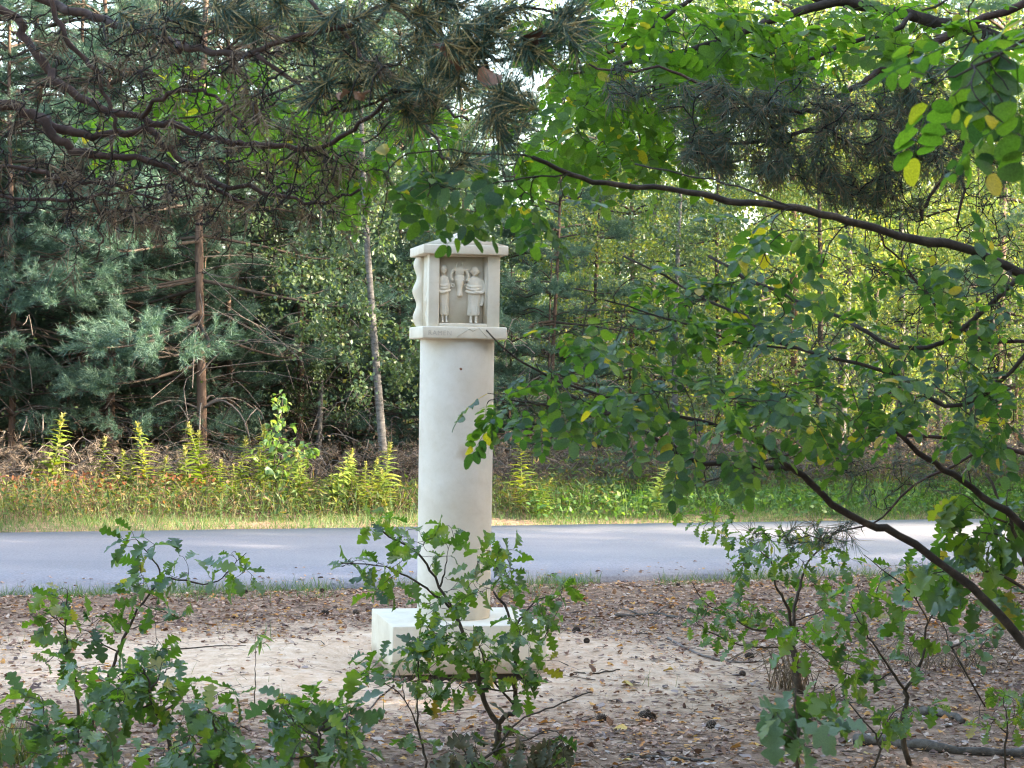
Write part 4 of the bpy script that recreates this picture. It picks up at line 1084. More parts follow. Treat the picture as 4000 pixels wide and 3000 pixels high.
rng = np.random.default_rng(51)
c1 = lambda x, y: (x * .6028, y * .6028)
c2 = lambda x, y: (1000 + x * .633, y * .633)
pb = np.array([-2.3, 5.2, 0.0])
pine = empty('pine_tree', tuple(pb), 'near pine with bare tangled brown twigs at upper left and green tufts', 'tree', 'near pines')
g = Geo(); g.tube(spline([(0, 0, 0), (.02, 0, 1.5), (-.03, .02, 3), (.02, 0, 5), (0, 0, 7.5)], 20), np.linspace(.16, .09, 20), 14)
link('trunk', g.mesh('trunk', M['bark_pine'], True), pine)
B = [
 ([(-2000, 100), (-700, -150), (0, 30), (90, 145), (180, 253), (223, 320), (331, 386), (422, 428), (555, 458), (663, 491), (784, 524), (904, 560), (1000, 573), (1130, 575), (1272, 576), (1380, 510), (1456, 443), (1582, 354), (1650, 385), (1740, 420), (1830, 470)], [5.2, 5.0, 4.8, 4.5], 0.0130, .003),
 ([(-2000, -400), (-300, -160), (175, 0), (271, 42), (386, 66), (482, 108), (573, 133), (663, 157), (723, 181), (844, 199), (1000, 211), (1150, 150), (1350, 100), (1520, 20), (1700, -20)], [5.2, 4.9, 4.4, 4.0], 0.0130, .004),
 ([(-2000, 500), (-500, 380), (0, 410), (90, 434), (157, 458), (211, 494), (289, 518), (386, 530), (482, 524), (579, 500), (627, 555), (693, 615), (784, 681), (844, 729), (1000, 747), (1190, 785), (1304, 785), (1405, 740)], [5.2, 5.1, 5.0, 4.8], 0.0155, .003),
 ([(157, 458), (211, 524), (259, 567), (313, 597), (422, 615), (542, 621), (663, 657), (753, 711), (850, 740), (960, 800)], [5.08, 5.0], 0.0130, .004),
 ([(199, -20), (223, 78), (301, 199), (362, 271), (410, 362), (440, 452), (446, 542), (434, 615)], [4.9, 4.85], 0.0068, .004),
 ([(362, 765), (386, 844), (392, 922), (379, 1005)], [5.0, 5.0], 0.0037, .002),
 ([(555, 458), (620, 390), (720, 355), (820, 365), (900, 430), (960, 520)], [4.8, 4.6], 0.0062, .003),
 ([(-60, 640), (120, 660), (260, 700), (430, 720), (600, 770), (760, 760)], [5.2, 5.1], 0.0056, .003),
 ([(-80, 750), (150, 780), (362, 765), (480, 750), (640, 720)], [5.1, 5.0], 0.0050, .003),
 ([(1000, 211), (1150, 320), (1210, 420), (1330, 430), (1470, 400)], [4.3, 4.2], 0.0050, .003),
 ([(1582, 354), (1680, 500), (1740, 620), (1800, 640)], [4.4, 4.1], 0.0037, .003),
 ([(1520, 20), (1700, 130), (1850, 180), (1960, 230), (2080, 190), (2170, 120)], [4.1, 3.8], 0.0050, .004),
 ([(1850, 180), (1920, 290), (1945, 380), (1950, 400)], [3.9, 3.75], 0.0037, .004),
 ([(1130, -80), (1250, 40), (1400, 200), (1480, 270)], [4.3, 4.1], 0.0050, .004),
 ([(1000, -100), (880, 60), (700, 120), (560, 60)], [4.6, 4.8], 0.0050, .003)]
mm = []
for pts, d, r0, r1 in B:
    pp = rough(poly(pts, d, len(pts) * 3), rng, .004)
    mm.append((pp, np.linspace(r0, r1, len(pp)) * (1 + .07 * rng.normal(0, 1, len(pp)))))
T1 = ell(rng, [(150, 250, 260, 260, 39, 4.5, 5.4), (420, 250, 300, 220, 47, 4.4, 5.4), (800, 280, 300, 240, 55, 4.2, 5.3), (1150, 280, 260, 260, 51, 4.0, 5.0), (150, 620, 260, 200, 55, 4.6, 5.5), (480, 640, 300, 190, 74, 4.5, 5.5), (850, 660, 300, 190, 74, 4.5, 5.4), (1200, 660, 230, 160, 43, 4.3, 5.1), (700, 90, 400, 100, 35, 4.2, 5.2), (300, 830, 320, 80, 25, 4.7, 5.4), (800, 850, 320, 70, 27, 4.6, 5.3), (1150, 820, 200, 70, 16, 4.5, 5.1), (1500, 300, 150, 200, 11, 3.9, 4.5)])
tw1 = grow(mm, T1, rng, .5, .0048, .0016, .13, sag=.06)
nodes = [(p, r) for p, r in tw1]
T2 = []
for p, r in tw1:
    for _ in range(rng.integers(1, 3)):
        q = p[rng.integers(2, 7)]
        T2.append(q + rng.normal(0, .055, 3) + [0, 0, -.035])
tw2 = grow(mm + nodes, T2, rng, .7, .0026, .0011, .16, sag=.10)
limbs(pine, mm, None, M['limb_red'], M['twig_dark'])
g = Geo()
for p, r in tw1 + tw2: g.tube(local(p, pine), r, 4, False)
link('twigs', g.mesh('twigs', M['twig_dark'], True), pine, kind='stuff')
sel = [t for t in tw2 + tw1 if rng.random() < .16]
p = np.array([t[0][-1] for t in sel]); d = np.array([norm(norm(t[0][-1] - t[0][-3]) + np.array([0, 0, -1.1])) for t in sel])
tufts(pine, 'dry_needles', TUFT_B, M['needle_brown'], p, d, rng, .7, 1.3)
GT = [(1520, 15, 4.0), (1640, 60, 4.0), (1750, 20, 4.0), (1840, 110, 3.85), (1900, 150, 3.9), (1940, 60, 3.9), (2080, 190, 3.8), (2150, 130, 3.8), (1270, 340, 4.2), (1460, 265, 4.1), (1630, 170, 4.1), (1790, 300, 3.9), (1800, 640, 4.1), (1950, 400, 3.72), (1930, 440, 3.75), (1960, 380, 3.7), (1300, 60, 4.2), (1100, 40, 4.3), (1400, 130, 4.2),
      (1700, 250, 4.0), (2020, 30, 3.9), (1560, 330, 4.2), (880, 40, 4.4), (980, 90, 4.4), (1200, 180, 4.3), (730, 60, 4.5), (1700, 420, 4.15), (1380, 330, 4.2), (2200, 60, 3.9), (1850, 260, 3.85), (620, 130, 4.7), (1760, 180, 4.0)]
gp = np.array([P(*q) for q in GT for _ in range(2)]); gp[1::2] += rng.normal(0, .03, (len(GT), 3))
tg = grow(mm, gp[::2], rng, .6, .004, .002, .05)
g = Geo()
for p_, r_2 in tg: g.tube(local(p_, pine), r_2 * 1.3, 5, False)
link('shoots', g.mesh('shoots', M['limb_red'], True), pine, kind='stuff')
gd = norm(np.array([.45, -.35, -.25]) + rng.normal(0, .45, (len(gp), 3)))
tufts(pine, 'needle_tuft', TUFT_G, M['needle'], gp, gd, rng, .85, 1.2)

# leaves caught in its needles
DRY = [stalked('round', .14, fold=.25 + .15 * s, droop=.2 + .15 * s, twist=.5 * s, wave=.25, curl=.25, seed=s) for s in range(4)]
CAUGHT = [((1880, 350, 3.68), 'pale dry leaf caught point up in the biggest needle tuft', .055), ((1750, 240, 3.85), 'crumpled pink-brown leaf hanging in the tuft left of the biggest one', .045), ((1780, 285, 3.84), 'small torn dry leaf just below the crumpled pink-brown one', .028),
          ((1425, 405, 4.1), 'round tan leaf lying on the twig fork left of the big tuft', .036), ((1325, 400, 4.12), 'dark brown folded leaf beside the round tan leaf in the pine twigs', .034), ((1510, 615, 4.0), 'yellow birch leaf resting on the dark locust leaves left of the cap', .034), ((2100, 185, 3.78), 'rusty curled leaf at the shoot right of the big tuft', .04), ((1940, 130, 3.88), 'broad dry leaf in the straw-coloured needles at top centre', .04)]
lm = {}
for k, ((x, y, dd), lab, s) in enumerate(CAUGHT):
    V, T, Q = DRY[k % 4]
    o = link('dry_leaf', mesh_from('dry_leaf', V * s, [T, Q], [M['litter'] if k not in (5,) else M['goldtop']], smooth=True))
    o.location = P(x, y, dd)
    o.rotation_euler = (RAD(60 + 35 * math.sin(k * 3.1)), RAD(30 * math.cos(k * 2)), k * 1.3)
    tag(o, lab, 'leaf', 'dry leaves caught in the pine')
o = link('dry_leaf', mesh_from('dry_leaf', DRY[1][0] * .02, [DRY[1][1], DRY[1][2]], [M['red_leaf']], smooth=True))
o.location = P(1797, 1448, 10.86); o.rotation_euler = (RAD(75), .4, .3)
tag(o, 'tiny orange leaf stuck on the column shaft below the ledge', 'leaf')

# pine at the right with dark hanging tufts
rng = np.random.default_rng(52)
pb = np.array([2.75, 7.3, 0.0])
pine2 = empty('pine_tree', tuple(pb), 'right-hand pine with dark drooping needle tufts and a web of dead twigs', 'tree', 'near pines')
g = Geo(); g.tube(spline([(0, 0, 0), (.02, 0, 1.5), (-.03, .02, 3), (.02, 0, 5), (0, 0, 8)], 20), np.linspace(.15, .08, 20), 14)
link('trunk', g.mesh('trunk', M['bark_pine'], True), pine2)
B = [([(5000, -300), (4300, -100), (3900, 60), (3700, 140), (3593, 195), (3485, 253), (3413, 297), (3340, 340), (3268, 383), (3196, 427), (3138, 441), (3000, 440), (2870, 430)], [7.0, 6.3, 5.7], 0.0150, .004),
     ([(5000, 300), (4300, 250), (3900, 330), (3600, 420), (3300, 470), (3000, 545), (2700, 560)], [7.0, 6.2, 5.7], 0.0128, .004),
     ([(3138, 441), (2950, 380), (2800, 350), (2600, 270), (2450, 280), (2300, 250)], [5.75, 5.6], 0.0060, .003),
     ([(5000, 560), (4300, 500), (3950, 520), (3750, 560), (3720, 640), (3640, 760), (3600, 860)], [7.1, 6.2, 5.9], 0.0097, .005),
     ([(3780, 560), (3760, 640), (3755, 760), (3740, 860)], [7.2, 7.2], 0.0067, .004),
     ([(5000, 1300), (4400, 1350), (4000, 1340), (3800, 1310), (3650, 1180), (3500, 1000), (3430, 900)], [7.3, 7.1], 0.0090, .003),
     ([(5000, 1900), (4300, 1850), (3900, 1740), (3500, 1700), (3200, 1740), (2900, 1830), (2700, 1900)], [7.3, 7.0], 0.0097, .003),
     ([(3900, 1740), (3600, 1880), (3450, 2020), (3300, 2080), (3100, 2110)], [7.2, 7.0], 0.0053, .002)]
mm = []
for pts, d, r0, r1 in B:
    pp = rough(poly(pts, d, len(pts) * 3), rng, .005)
    mm.append((pp, np.linspace(r0, r1, len(pp)) * (1 + .07 * rng.normal(0, 1, len(pp)))))
T1 = ell(rng, [(2800, 420, 220, 100, 30, 5.3, 5.8), (3050, 430, 260, 130, 44, 5.3, 5.9), (3400, 430, 250, 140, 44, 5.3, 6.0), (3700, 400, 230, 140, 30, 5.4, 6.1), (2750, 580, 160, 80, 24, 5.3, 5.8), (3000, 620, 260, 90, 42, 5.3, 5.9), (3300, 640, 230, 110, 36, 5.3, 6.0), (3280, 740, 90, 60, 14, 5.4, 5.9), (3620, 600, 220, 120, 26, 5.4, 6.1), (3900, 560, 120, 140, 12, 5.5, 6.1), (3500, 780, 110, 90, 14, 5.5, 6.1), (2480, 330, 130, 70, 10, 5.2, 5.7)])
tw1 = grow(mm, T1, rng, .5, .005, .0018, .09, sag=-.04)
T3 = ell(rng, [(3500, 900, 200, 200, 50, 6.7, 7.4), (3750, 800, 220, 200, 55, 6.7, 7.5), (3800, 1150, 230, 180, 75, 6.8, 7.6), (3500, 1150, 160, 140, 30, 6.8, 7.4), (3850, 1450, 170, 120, 30, 6.9, 7.5), (3900, 1000, 130, 200, 40, 6.8, 7.5)])
tw2 = grow(mm, T3, rng, .5, .0055, .0016, .14)
T4 = ell(rng, [(2800, 1820, 200, 70, 16, 6.8, 7.3), (3200, 1800, 250, 80, 20, 6.8, 7.3), (3100, 2100, 200, 60, 12, 6.8, 7.2), (3500, 1900, 180, 100, 16, 6.8, 7.4), (3350, 2080, 120, 70, 8, 6.8, 7.3)])
tw3 = grow(mm, T4, rng, .5, .004, .0014, .08)
limbs(pine2, mm, tw1 + tw2 + tw3, M['limb_red'], M['twig_dark'])
sel = tw1 + tw3
p = []; d = []
for pts, r in tw1:
    for u in (6, 4):
        if rng.random() < .38: continue
        p.append(pts[u] + rng.normal(0, .012, 3)); d.append(norm(norm(pts[6] - pts[4]) + np.array([0, 0, -.9])))
for pts, r in tw3:
    if rng.random() < .8: p.append(pts[6]); d.append(norm(norm(pts[6] - pts[4]) + rng.normal(0, .4, 3)))
tufts(pine2, 'needle_tuft', TUFT_D, M['needle_dark'], p, d, rng, .8, 1.25)

# ------------------------------------------------------------------ trees of the far wood
def shoot_geo(seed, n=42, L=.22, nl=.080, w=.0062):
    rd = np.random.default_rng(seed)
    t = rd.uniform(.0, 1, n); th = rd.uniform(0, 2 * math.pi, n); el = rd.uniform(.5, 1.05, n)
    d = np.stack([np.cos(th) * np.sin(el), np.cos(el), np.sin(th) * np.sin(el)], 1)
    p = np.stack([np.zeros(n), t * L, np.zeros(n)], 1)
    a = norm(np.cross(d, rd.normal(0, 1, (n, 3)))) * w / 2
    tip = p + d * (nl * rd.uniform(.8, 1.2, n))[:, None]
    V = np.stack([p - a, p + a, tip], 1).reshape(-1, 3)
    return V, np.arange(n * 3).reshape(-1, 3), None
SHOOT = [shoot_geo(s) for s in range(3)]

def pine_meshes(seed, H=9.0, r=.075, live_from=1.9, Lmax=2.1, dead=(1.35, 2.1), dens=1.0, bark='bark_red'):
    rng = np.random.default_rng(seed)
    lean = rng.normal(0, .12, 2)
    ts = np.linspace(0, 1, 22)
    ax = np.stack([lean[0] * ts ** 2 + .025 * np.sin(ts * 9 + seed), lean[1] * ts ** 2 + .025 * np.cos(ts * 8), ts * H], 1)
    at = lambda z: np.array([np.interp(z, ax[:, 2], ax[:, 0]), np.interp(z, ax[:, 2], ax[:, 1]), z])
    r *= .78
    gt = Geo(); gt.tube(ax, r * (1 - .82 * ts) * (1 + .05 * rng.normal(0, 1, 22)), 9)
    gb = Geo(); gd = Geo(); Ms = []
    # arched dead whorls low on the stem
    for z in dead:
        for k in range(6):
            a = rng.uniform(0, 6.28); l = rng.uniform(.6, 1.3); zz = z + rng.normal(0, .03)
            dr = np.array([math.cos(a), math.sin(a), 0])
            gd.tube(spline([at(zz), at(zz) + dr * l * .4 + [0, 0, .10], at(zz) + dr * l * .8 + [0, 0, -.05], at(zz) + dr * l + [0, 0, -.45 * l]], 9), np.linspace(.016, .006, 9), 4, False)
    for k in range(60):
        a = rng.uniform(0, 6.28); z = rng.uniform(.3, live_from + 1.2); l = rng.uniform(.5, 1.5)
        dr = np.array([math.cos(a), math.sin(a), rng.normal(-.1, .25)])
        gd.tube(spline([at(z), at(z) + dr * l * .5 + rng.normal(0, .05, 3), at(z) + dr * l + rng.normal(0, .1, 3) + [0, 0, -.1]], 6), np.linspace(.007, .003, 6), 3, False)
    z = live_from
    while z < H - .2:
        f = (z - live_from) / (H - live_from)
        L0 = Lmax * (1 - f) ** .75 * (.75 + .25 * min(1, f * 6)) + .2
        for k in range(rng.integers(4, 7)):
            a = rng.uniform(0, 6.28); l = L0 * rng.uniform(.65, 1.15)
            dr = np.array([math.cos(a), math.sin(a), 0]); side = np.array([-dr[1], dr[0], 0])
            p0 = at(z + rng.normal(0, .06))
            rise = -.22 + .75 * f
            pts = spline([p0, p0 + dr * l * .4 + [0, 0, l * rise * .6] + side * rng.normal(0, .06), p0 + dr * l * .75 + [0, 0, l * rise * .55 - .06 * l], p0 + dr * l + [0, 0, l * rise * .9]], 10)
            gb.tube(pts, np.linspace(.018 * (.5 + l / 2), .005, 10), 4, False)
            ns = int((6 + 11 * l) * dens)
            for q in range(ns):
                u = 1 - rng.uniform(0, 1) ** 1.4 * .75
                i = u * 9; j = min(int(i), 8); pp = pts[j] * (1 - i + j) + pts[j + 1] * (i - j)
                s = rng.choice([-1, 1]); sl = l * .34 * (1.25 - u) + .08
                ddir = norm(dr * .8 + side * s * rng.uniform(.3, 1.2) + np.array([0, 0, rng.uniform(-.1, .5)]))
                e = pp + ddir * sl * rng.uniform(.4, 1.0)
                gb.tube([pp, e], [.004, .003], 3, False)
                for w in range(3):
                    d2 = norm(ddir + rng.normal(0, .45, 3) + [0, 0, .15])
                    Ms.append(frames(np.array([e - d2 * .05]), np.array([d2]), rng.normal(0, 1, (1, 3)), rng.uniform(.75, 1.15))[0])
        z += rng.uniform(.34, .5) * (1 + .4 * f)
    Ms = np.array(Ms); pk = rng.integers(0, 3, len(Ms))
    gn = Geo()
    for k in range(3): gn.scatter(*SHOOT[k], Ms[pk == k])
    return (gt.mesh('trunk', M[bark], True), gb.mesh('branches', M['twig_far'], True), gd.mesh('dead_branches', M['dead_wood'], True), gn.mesh('needles', M['needle_far']))
PINES = [pine_meshes(61, dens=.9), pine_meshes(62, H=8.5, r=.06, live_from=2.0, Lmax=1.9, dens=.9), pine_meshes(63, H=10, r=.085, live_from=1.7, Lmax=2.0, dens=.85)]

def leafy_meshes(seed, H=8.0, r=.06, z0=1.2, R=1.6, n=420, per=26, leaf=.06, mat='leaf_far', bark='bark_grey', lean=0.0):
    rng = np.random.default_rng(seed)
    ts = np.linspace(0, 1, 18)
    ax = np.stack([lean * ts + .06 * np.sin(ts * 5 + seed), .05 * np.cos(ts * 6 + seed), ts * H * .96], 1)
    tr = (ax, r * (1 - .85 * ts))
    pts = []
    while len(pts) < n:
        q = rng.uniform(-1, 1, 3); z = z0 + (q[2] + 1) / 2 * (H - z0)
        f = (z - z0) / (H - z0)
        rad = R * (math.sin(math.pi * (.12 + .86 * f)) ** .7)
        if mnoise.noise((q[0] * 2.2 + seed, q[1] * 2.2, z * .9)) < -.12: continue
        if math.hypot(q[0], q[1]) < 1: pts.append((q[0] * rad + lean * f, q[1] * rad, z))
    tw = grow([tr], pts, rng, .55, .012, .002, .07, sag=-.05)
    gt = Geo(); gt.tube(*tr, 9)
    gb = Geo()
    for p, rr_ in tw: gb.tube(p, rr_, 4, False)
    p, d = along(tw, rng, per, .25)
    m = len(p)
    p = p + rng.normal(0, .07, (m, 3))
    dirn = norm(norm(rng.normal(0, 1, (m, 3))) + np.array([0, 0, -.4])); nrm = norm(rng.normal(0, .6, (m, 3)) + np.array([0, 0, 1]))
    V = np.array([(0,0,0), (.30,.30,.05), (.28,.68,.05), (0,1,-.08), (-.28,.68,.05), (-.30,.30,.05), (0,.5,-.02)])
    T = [(0,1,6), (1,2,6), (2,3,6), (3,4,6), (4,5,6), (5,0,6)]
    gl = Geo(); gl.scatter(V, T, None, frames(p, dirn, nrm, leaf * rng.uniform(.7, 1.25, m)))
    return gt.mesh('trunk', M[bark], True), gb.mesh('branches', M['twig_far'], True), gl.mesh('leaves', M[mat])
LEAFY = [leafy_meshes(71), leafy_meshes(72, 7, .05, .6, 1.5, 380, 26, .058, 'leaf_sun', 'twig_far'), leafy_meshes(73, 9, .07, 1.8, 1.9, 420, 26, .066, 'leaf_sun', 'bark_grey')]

def far_tree(name, parts, names, base, sc, rz, label, group):
    root = empty(name, tuple(base), label, 'tree', group)
    root.rotation_euler = (0, 0, rz); root.scale = (sc, sc, sc)
    for nm_, me in zip(names, parts):
        o = link(nm_, me, root)
        if nm_ in ('needles', 'leaves', 'branches', 'dead_branches'): o['kind'] = 'stuff'
    return root
PN = ('trunk', 'branches', 'dead_branches', 'needles'); LN = ('trunk', 'branches', 'leaves')
GP = 'pines along the far side of the road'
def at_px(px, d):
    p = P(px, 1900, d); p[2] = gz(p[0], d) - .02; return p
FP = [(40, 25.0, 1, 1.0, .3, 'pine at the left edge of the far wood'), (300, 26.8, 0, .95, 1.1, 'thin dim pine behind the leftmost goldenrod'), (435, 25.2, 2, .9, 2.3, 'pine with a slim trunk between the two left goldenrod clumps'), (780, 24.6, 0, 1.12, 4.1, 'foremost pine with a straight reddish trunk and arched bare boughs left of the column'),
      (895, 26.6, 1, 1.05, 5.0, 'darker pine just behind and right of the foremost pine'), (1165, 27.2, 2, .85, .7, 'pine stem in the dark gap behind the aspen sapling'), (1320, 28.0, 1, .95, 3.3, 'thin pine left of the grey birch trunk'), (-330, 24.4, 2, 1.0, 5.4, 'pine just outside the left end of the far wood edge'), (150, 29, 2, 1.2, 2.0, 'tall pine set back at far left'), (600, 29.5, 2, 1.15, 1.0, 'tall pine set back between two reddish trunks'),
      (1010, 30, 0, 1.2, 3.0, 'tall pine set back behind the dark gap'), (1560, 29, 1, .9, 4.4, 'blue-green pine hidden behind the shrine head on its left'), (2150, 27.5, 1, .80, 2.7, 'pale blue-green pine just right of the shrine head'), (2460, 31, 0, .9, 5.9, 'loose pine with browning boughs right of the column'), (3085, 36, 2, 1.3, .2, 'tall pink-barked pine behind the sunny leaves at right'), (3890, 30, 0, 1.3, 1.9, 'stout reddish pine trunk at the right edge behind the twig web')]
for px, d, k, s, rz, lab in FP:
    far_tree('pine_tree', PINES[k], PN, at_px(px, d) - np.array([0, 0, .45]), s, rz, lab, GP)
GL = 'leafy trees of the far wood'
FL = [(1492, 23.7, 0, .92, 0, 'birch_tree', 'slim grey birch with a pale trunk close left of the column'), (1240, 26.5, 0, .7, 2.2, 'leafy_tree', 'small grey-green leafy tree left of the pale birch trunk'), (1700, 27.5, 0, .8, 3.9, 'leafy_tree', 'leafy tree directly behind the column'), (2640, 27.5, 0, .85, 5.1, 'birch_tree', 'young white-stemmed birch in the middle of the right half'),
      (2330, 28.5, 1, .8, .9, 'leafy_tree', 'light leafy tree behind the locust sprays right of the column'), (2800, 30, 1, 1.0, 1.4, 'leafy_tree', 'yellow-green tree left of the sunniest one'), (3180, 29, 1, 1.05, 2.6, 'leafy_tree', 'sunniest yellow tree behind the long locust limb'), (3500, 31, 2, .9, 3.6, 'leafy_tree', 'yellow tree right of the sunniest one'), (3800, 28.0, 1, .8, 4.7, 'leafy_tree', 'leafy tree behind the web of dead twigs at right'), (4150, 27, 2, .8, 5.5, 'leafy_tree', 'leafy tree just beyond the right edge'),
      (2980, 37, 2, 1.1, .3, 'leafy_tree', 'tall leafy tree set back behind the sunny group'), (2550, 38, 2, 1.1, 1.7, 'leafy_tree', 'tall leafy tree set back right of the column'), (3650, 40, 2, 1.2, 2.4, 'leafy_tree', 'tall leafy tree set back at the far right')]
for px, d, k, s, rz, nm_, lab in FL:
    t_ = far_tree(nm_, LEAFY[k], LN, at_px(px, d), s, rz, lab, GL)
    if lab.startswith('slim grey'): t_.rotation_euler = (0, -.055, 0)

# the mass of trees that nobody could count: deep wood behind the edge, and the wood round the clearing
def gn_wood(name, pts, rot, sc, sources):
    """one object whose points carry copies of the given tree pieces"""
    me = bpy.data.meshes.new(name)
    me.vertices.add(len(pts)); me.vertices.foreach_set('co', np.asarray(pts, np.float32).ravel())
    a = me.attributes.new('turn', 'FLOAT_VECTOR', 'POINT'); a.data.foreach_set('vector', np.stack([np.zeros(len(pts)), np.zeros(len(pts)), rot], 1).astype(np.float32).ravel())
    a = me.attributes.new('size', 'FLOAT', 'POINT'); a.data.foreach_set('value', np.asarray(sc, np.float32))
    o = link(name, me, kind='stuff')
    nt = bpy.data.node_groups.new(name, 'GeometryNodeTree')
    nt.interface.new_socket('Geometry', in_out='INPUT', socket_type='NodeSocketGeometry')
    nt.interface.new_socket('Geometry', in_out='OUTPUT', socket_type='NodeSocketGeometry')
    gi = nt.nodes.new('NodeGroupInput'); go = nt.nodes.new('NodeGroupOutput')
    j = nt.nodes.new('GeometryNodeJoinGeometry')
    for s in sources:
        oi = nt.nodes.new('GeometryNodeObjectInfo'); oi.inputs['Object'].default_value = s; oi.transform_space = 'ORIGINAL'
        oi.inputs['As Instance'].default_value = False
        nt.links.new(oi.outputs['Geometry'], j.inputs[0])
    ip = nt.nodes.new('GeometryNodeInstanceOnPoints')
    nt.links.new(gi.outputs[0], ip.inputs['Points']); nt.links.new(j.outputs[0], ip.inputs['Instance'])
    na_ = nt.nodes.new('GeometryNodeInputNamedAttribute'); na_.data_type = 'FLOAT_VECTOR'; na_.inputs['Name'].default_value = 'turn'
    er = nt.nodes.new('FunctionNodeEulerToRotation'); nt.links.new(na_.outputs['Attribute'], er.inputs[0]); nt.links.new(er.outputs[0], ip.inputs['Rotation'])
    ns = nt.nodes.new('GeometryNodeInputNamedAttribute'); ns.data_type = 'FLOAT'; ns.inputs['Name'].default_value = 'size'
    nt.links.new(ns.outputs['Attribute'], ip.inputs['Scale'])
    nt.links.new(ip.outputs[0], go.inputs[0])
    md = o.modifiers.new('trees', 'NODES'); md.node_group = nt
    return o
def kids(label_start):
    for o in SC.objects:
        if o.type == 'EMPTY' and str(o.get('label', '')).startswith(label_start): return [c for c in o.children]
SRC_P = [kids('pine at the left edge'), kids('foremost pine'), kids('tall pine set back at far left')]
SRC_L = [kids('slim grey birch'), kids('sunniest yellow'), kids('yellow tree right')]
rng = np.random.default_rng(81)
pp, ll = [], []
def jit_grid(x0, x1, y0, y1, step):
    for x in np.arange(x0, x1, step):
        for y in np.arange(y0, y1, step):
            yield x + rng.uniform(-.4, .4) * step, y + rng.uniform(-.4, .4) * step
for x, y in jit_grid(-34, 36, 28.5, 80, 2.6):
    half = .25 * y + 1.0
    u = (x / y * FPX + 2000)
    if abs(x) > half + 14 or (half + .3 < x < 26 and y < 38): continue
    if y < 32 and abs(x) < half: continue
    left = u < 1700
    thin = (not left) and y < 44
    if thin and rng.random() < .5: continue
    if not left and y > 44 and rng.random() < .4: continue
    if left and y > 36 and rng.random() < .45: continue
    z = gz(x, y) - .03 - (2.0 if y > 52 else 0)
    if rng.random() < (.85 if left else .30): pp.append((x, y, z))
    else: ll.append((x, y, z))
# the wood on the near side, outside the picture, and along the road on either side
ring = []
for x, y in jit_grid(-26, 46, -22, 15.4, 3.2):
    if abs(x) < .25 * max(y, 0) + 2.6 and y > -3.5 or y > y_near(x) - .8: continue
    if math.hypot(x, y) < 3.8: continue
    if x < 2.5 and rng.random() < .6: continue
    if x < -2 and y > 5: continue                     # open to the left of the column
    ring.append((x, y, gz(x, y) - .03))
for x, y in jit_grid(-34, 34, 24.5, 30, 2.6):
    if abs(x) < .25 * y + 1.2 or x > 0 and x < 22: continue
    pp.append((x, y, gz(x, y) - .03))
for x, y in jit_grid(7.6, 26, 22.2, 24.6, 2.3):  # unseen trees added on the right verge to shade and dapple the wood edge
    ll.append((x, y, gz(x, y) - .03))
yp = []
for x, y in jit_grid(-9, 2, 26.2, 38, 1.9):
    if x / y * FPX + 2000 < 1650 or rng.random() < .35: yp.append((x, y, gz(x, y) - 1.0))
pp, ll, ring, yp = np.array(pp), np.array(ll), np.array(ring), np.array(yp)
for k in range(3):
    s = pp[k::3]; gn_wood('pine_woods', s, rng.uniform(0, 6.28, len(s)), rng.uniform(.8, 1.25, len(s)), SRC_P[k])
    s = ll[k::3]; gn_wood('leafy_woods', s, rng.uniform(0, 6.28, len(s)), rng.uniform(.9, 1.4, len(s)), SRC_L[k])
gn_wood('young_pine_thicket', yp, rng.uniform(0, 6.28, len(yp)), rng.uniform(.38, .62, len(yp)), SRC_P[1])
s = ring; gn_wood('near_woods', s, rng.uniform(0, 6.28, len(s)), rng.uniform(1.1, 1.5, len(s)), SRC_P[2])

# ------------------------------------------------------------------ verge across the road
GRASS = lambda w: (np.array([(-w, 0, 0), (w, 0, 0), (-w * .6, .55, .08), (w * .6, .55, .08), (0, 1, .28)]), [(2, 3, 4)], [(0, 1, 3, 2)])
def blades(name, xs, ys, hs, mat, w=.02, tilt=.35, seed=1, label=None):
    rng = np.random.default_rng(seed)
    n = len(xs)
    p = np.stack([xs, ys, [gz(x, y) - .005 for x, y in zip(xs, ys)]], 1)
    d = norm(np.array([0, 0, 1.0]) + rng.normal(0, tilt, (n, 3)))
    g = Geo(); g.scatter(*GRASS(w), frames(p, d, rng.normal(0, 1, (n, 3)), hs))
    return link(name, g.mesh(name, M[mat]), kind='stuff')
rng = np.random.default_rng(91)
def band(n, x0, x1, o0, o1, edge=y_far, pw_=1.0):
    x = rng.uniform(x0, x1, n); y = np.array([edge(v) for v in x]) + o0 + (o1 - o0) * rng.uniform(0, 1, n) ** pw_
    return x, y
x, y = band(26000, -9.5, 9.5, .0, 1.25, pw_=.9)
dn = np.array([mnoise.noise((a * 1.1, b * 1.1, 2)) for a, b in zip(x, y)])
keep = dn > -.35
x, y, dn = x[keep], y[keep], dn[keep]
blades('verge_grass', x, y, rng.uniform(.045, .13, len(x)) * (1 + dn * .6), 'grass', .026, .5, 2)
x, y = band(6000, -9.5, .9, 1.0, 3.4)
blades('tall_verge_grass', x, y, rng.uniform(.12, .36, len(x)), 'grass', .012, .35, 3)
x, y = band(8000, -9.5, .9, 1.3, 3.9)
blades('dry_verge_stalks', x, y, rng.uniform(.18, .55, len(x)), 'drygrass', .010, .6, 4)
x, y = band(6000, .3, 9.5, 2.2, 4.5)
blades('dry_verge_stalks', x, y, rng.uniform(.18, .5, len(x)), 'drygrass', .010, .6, 5)

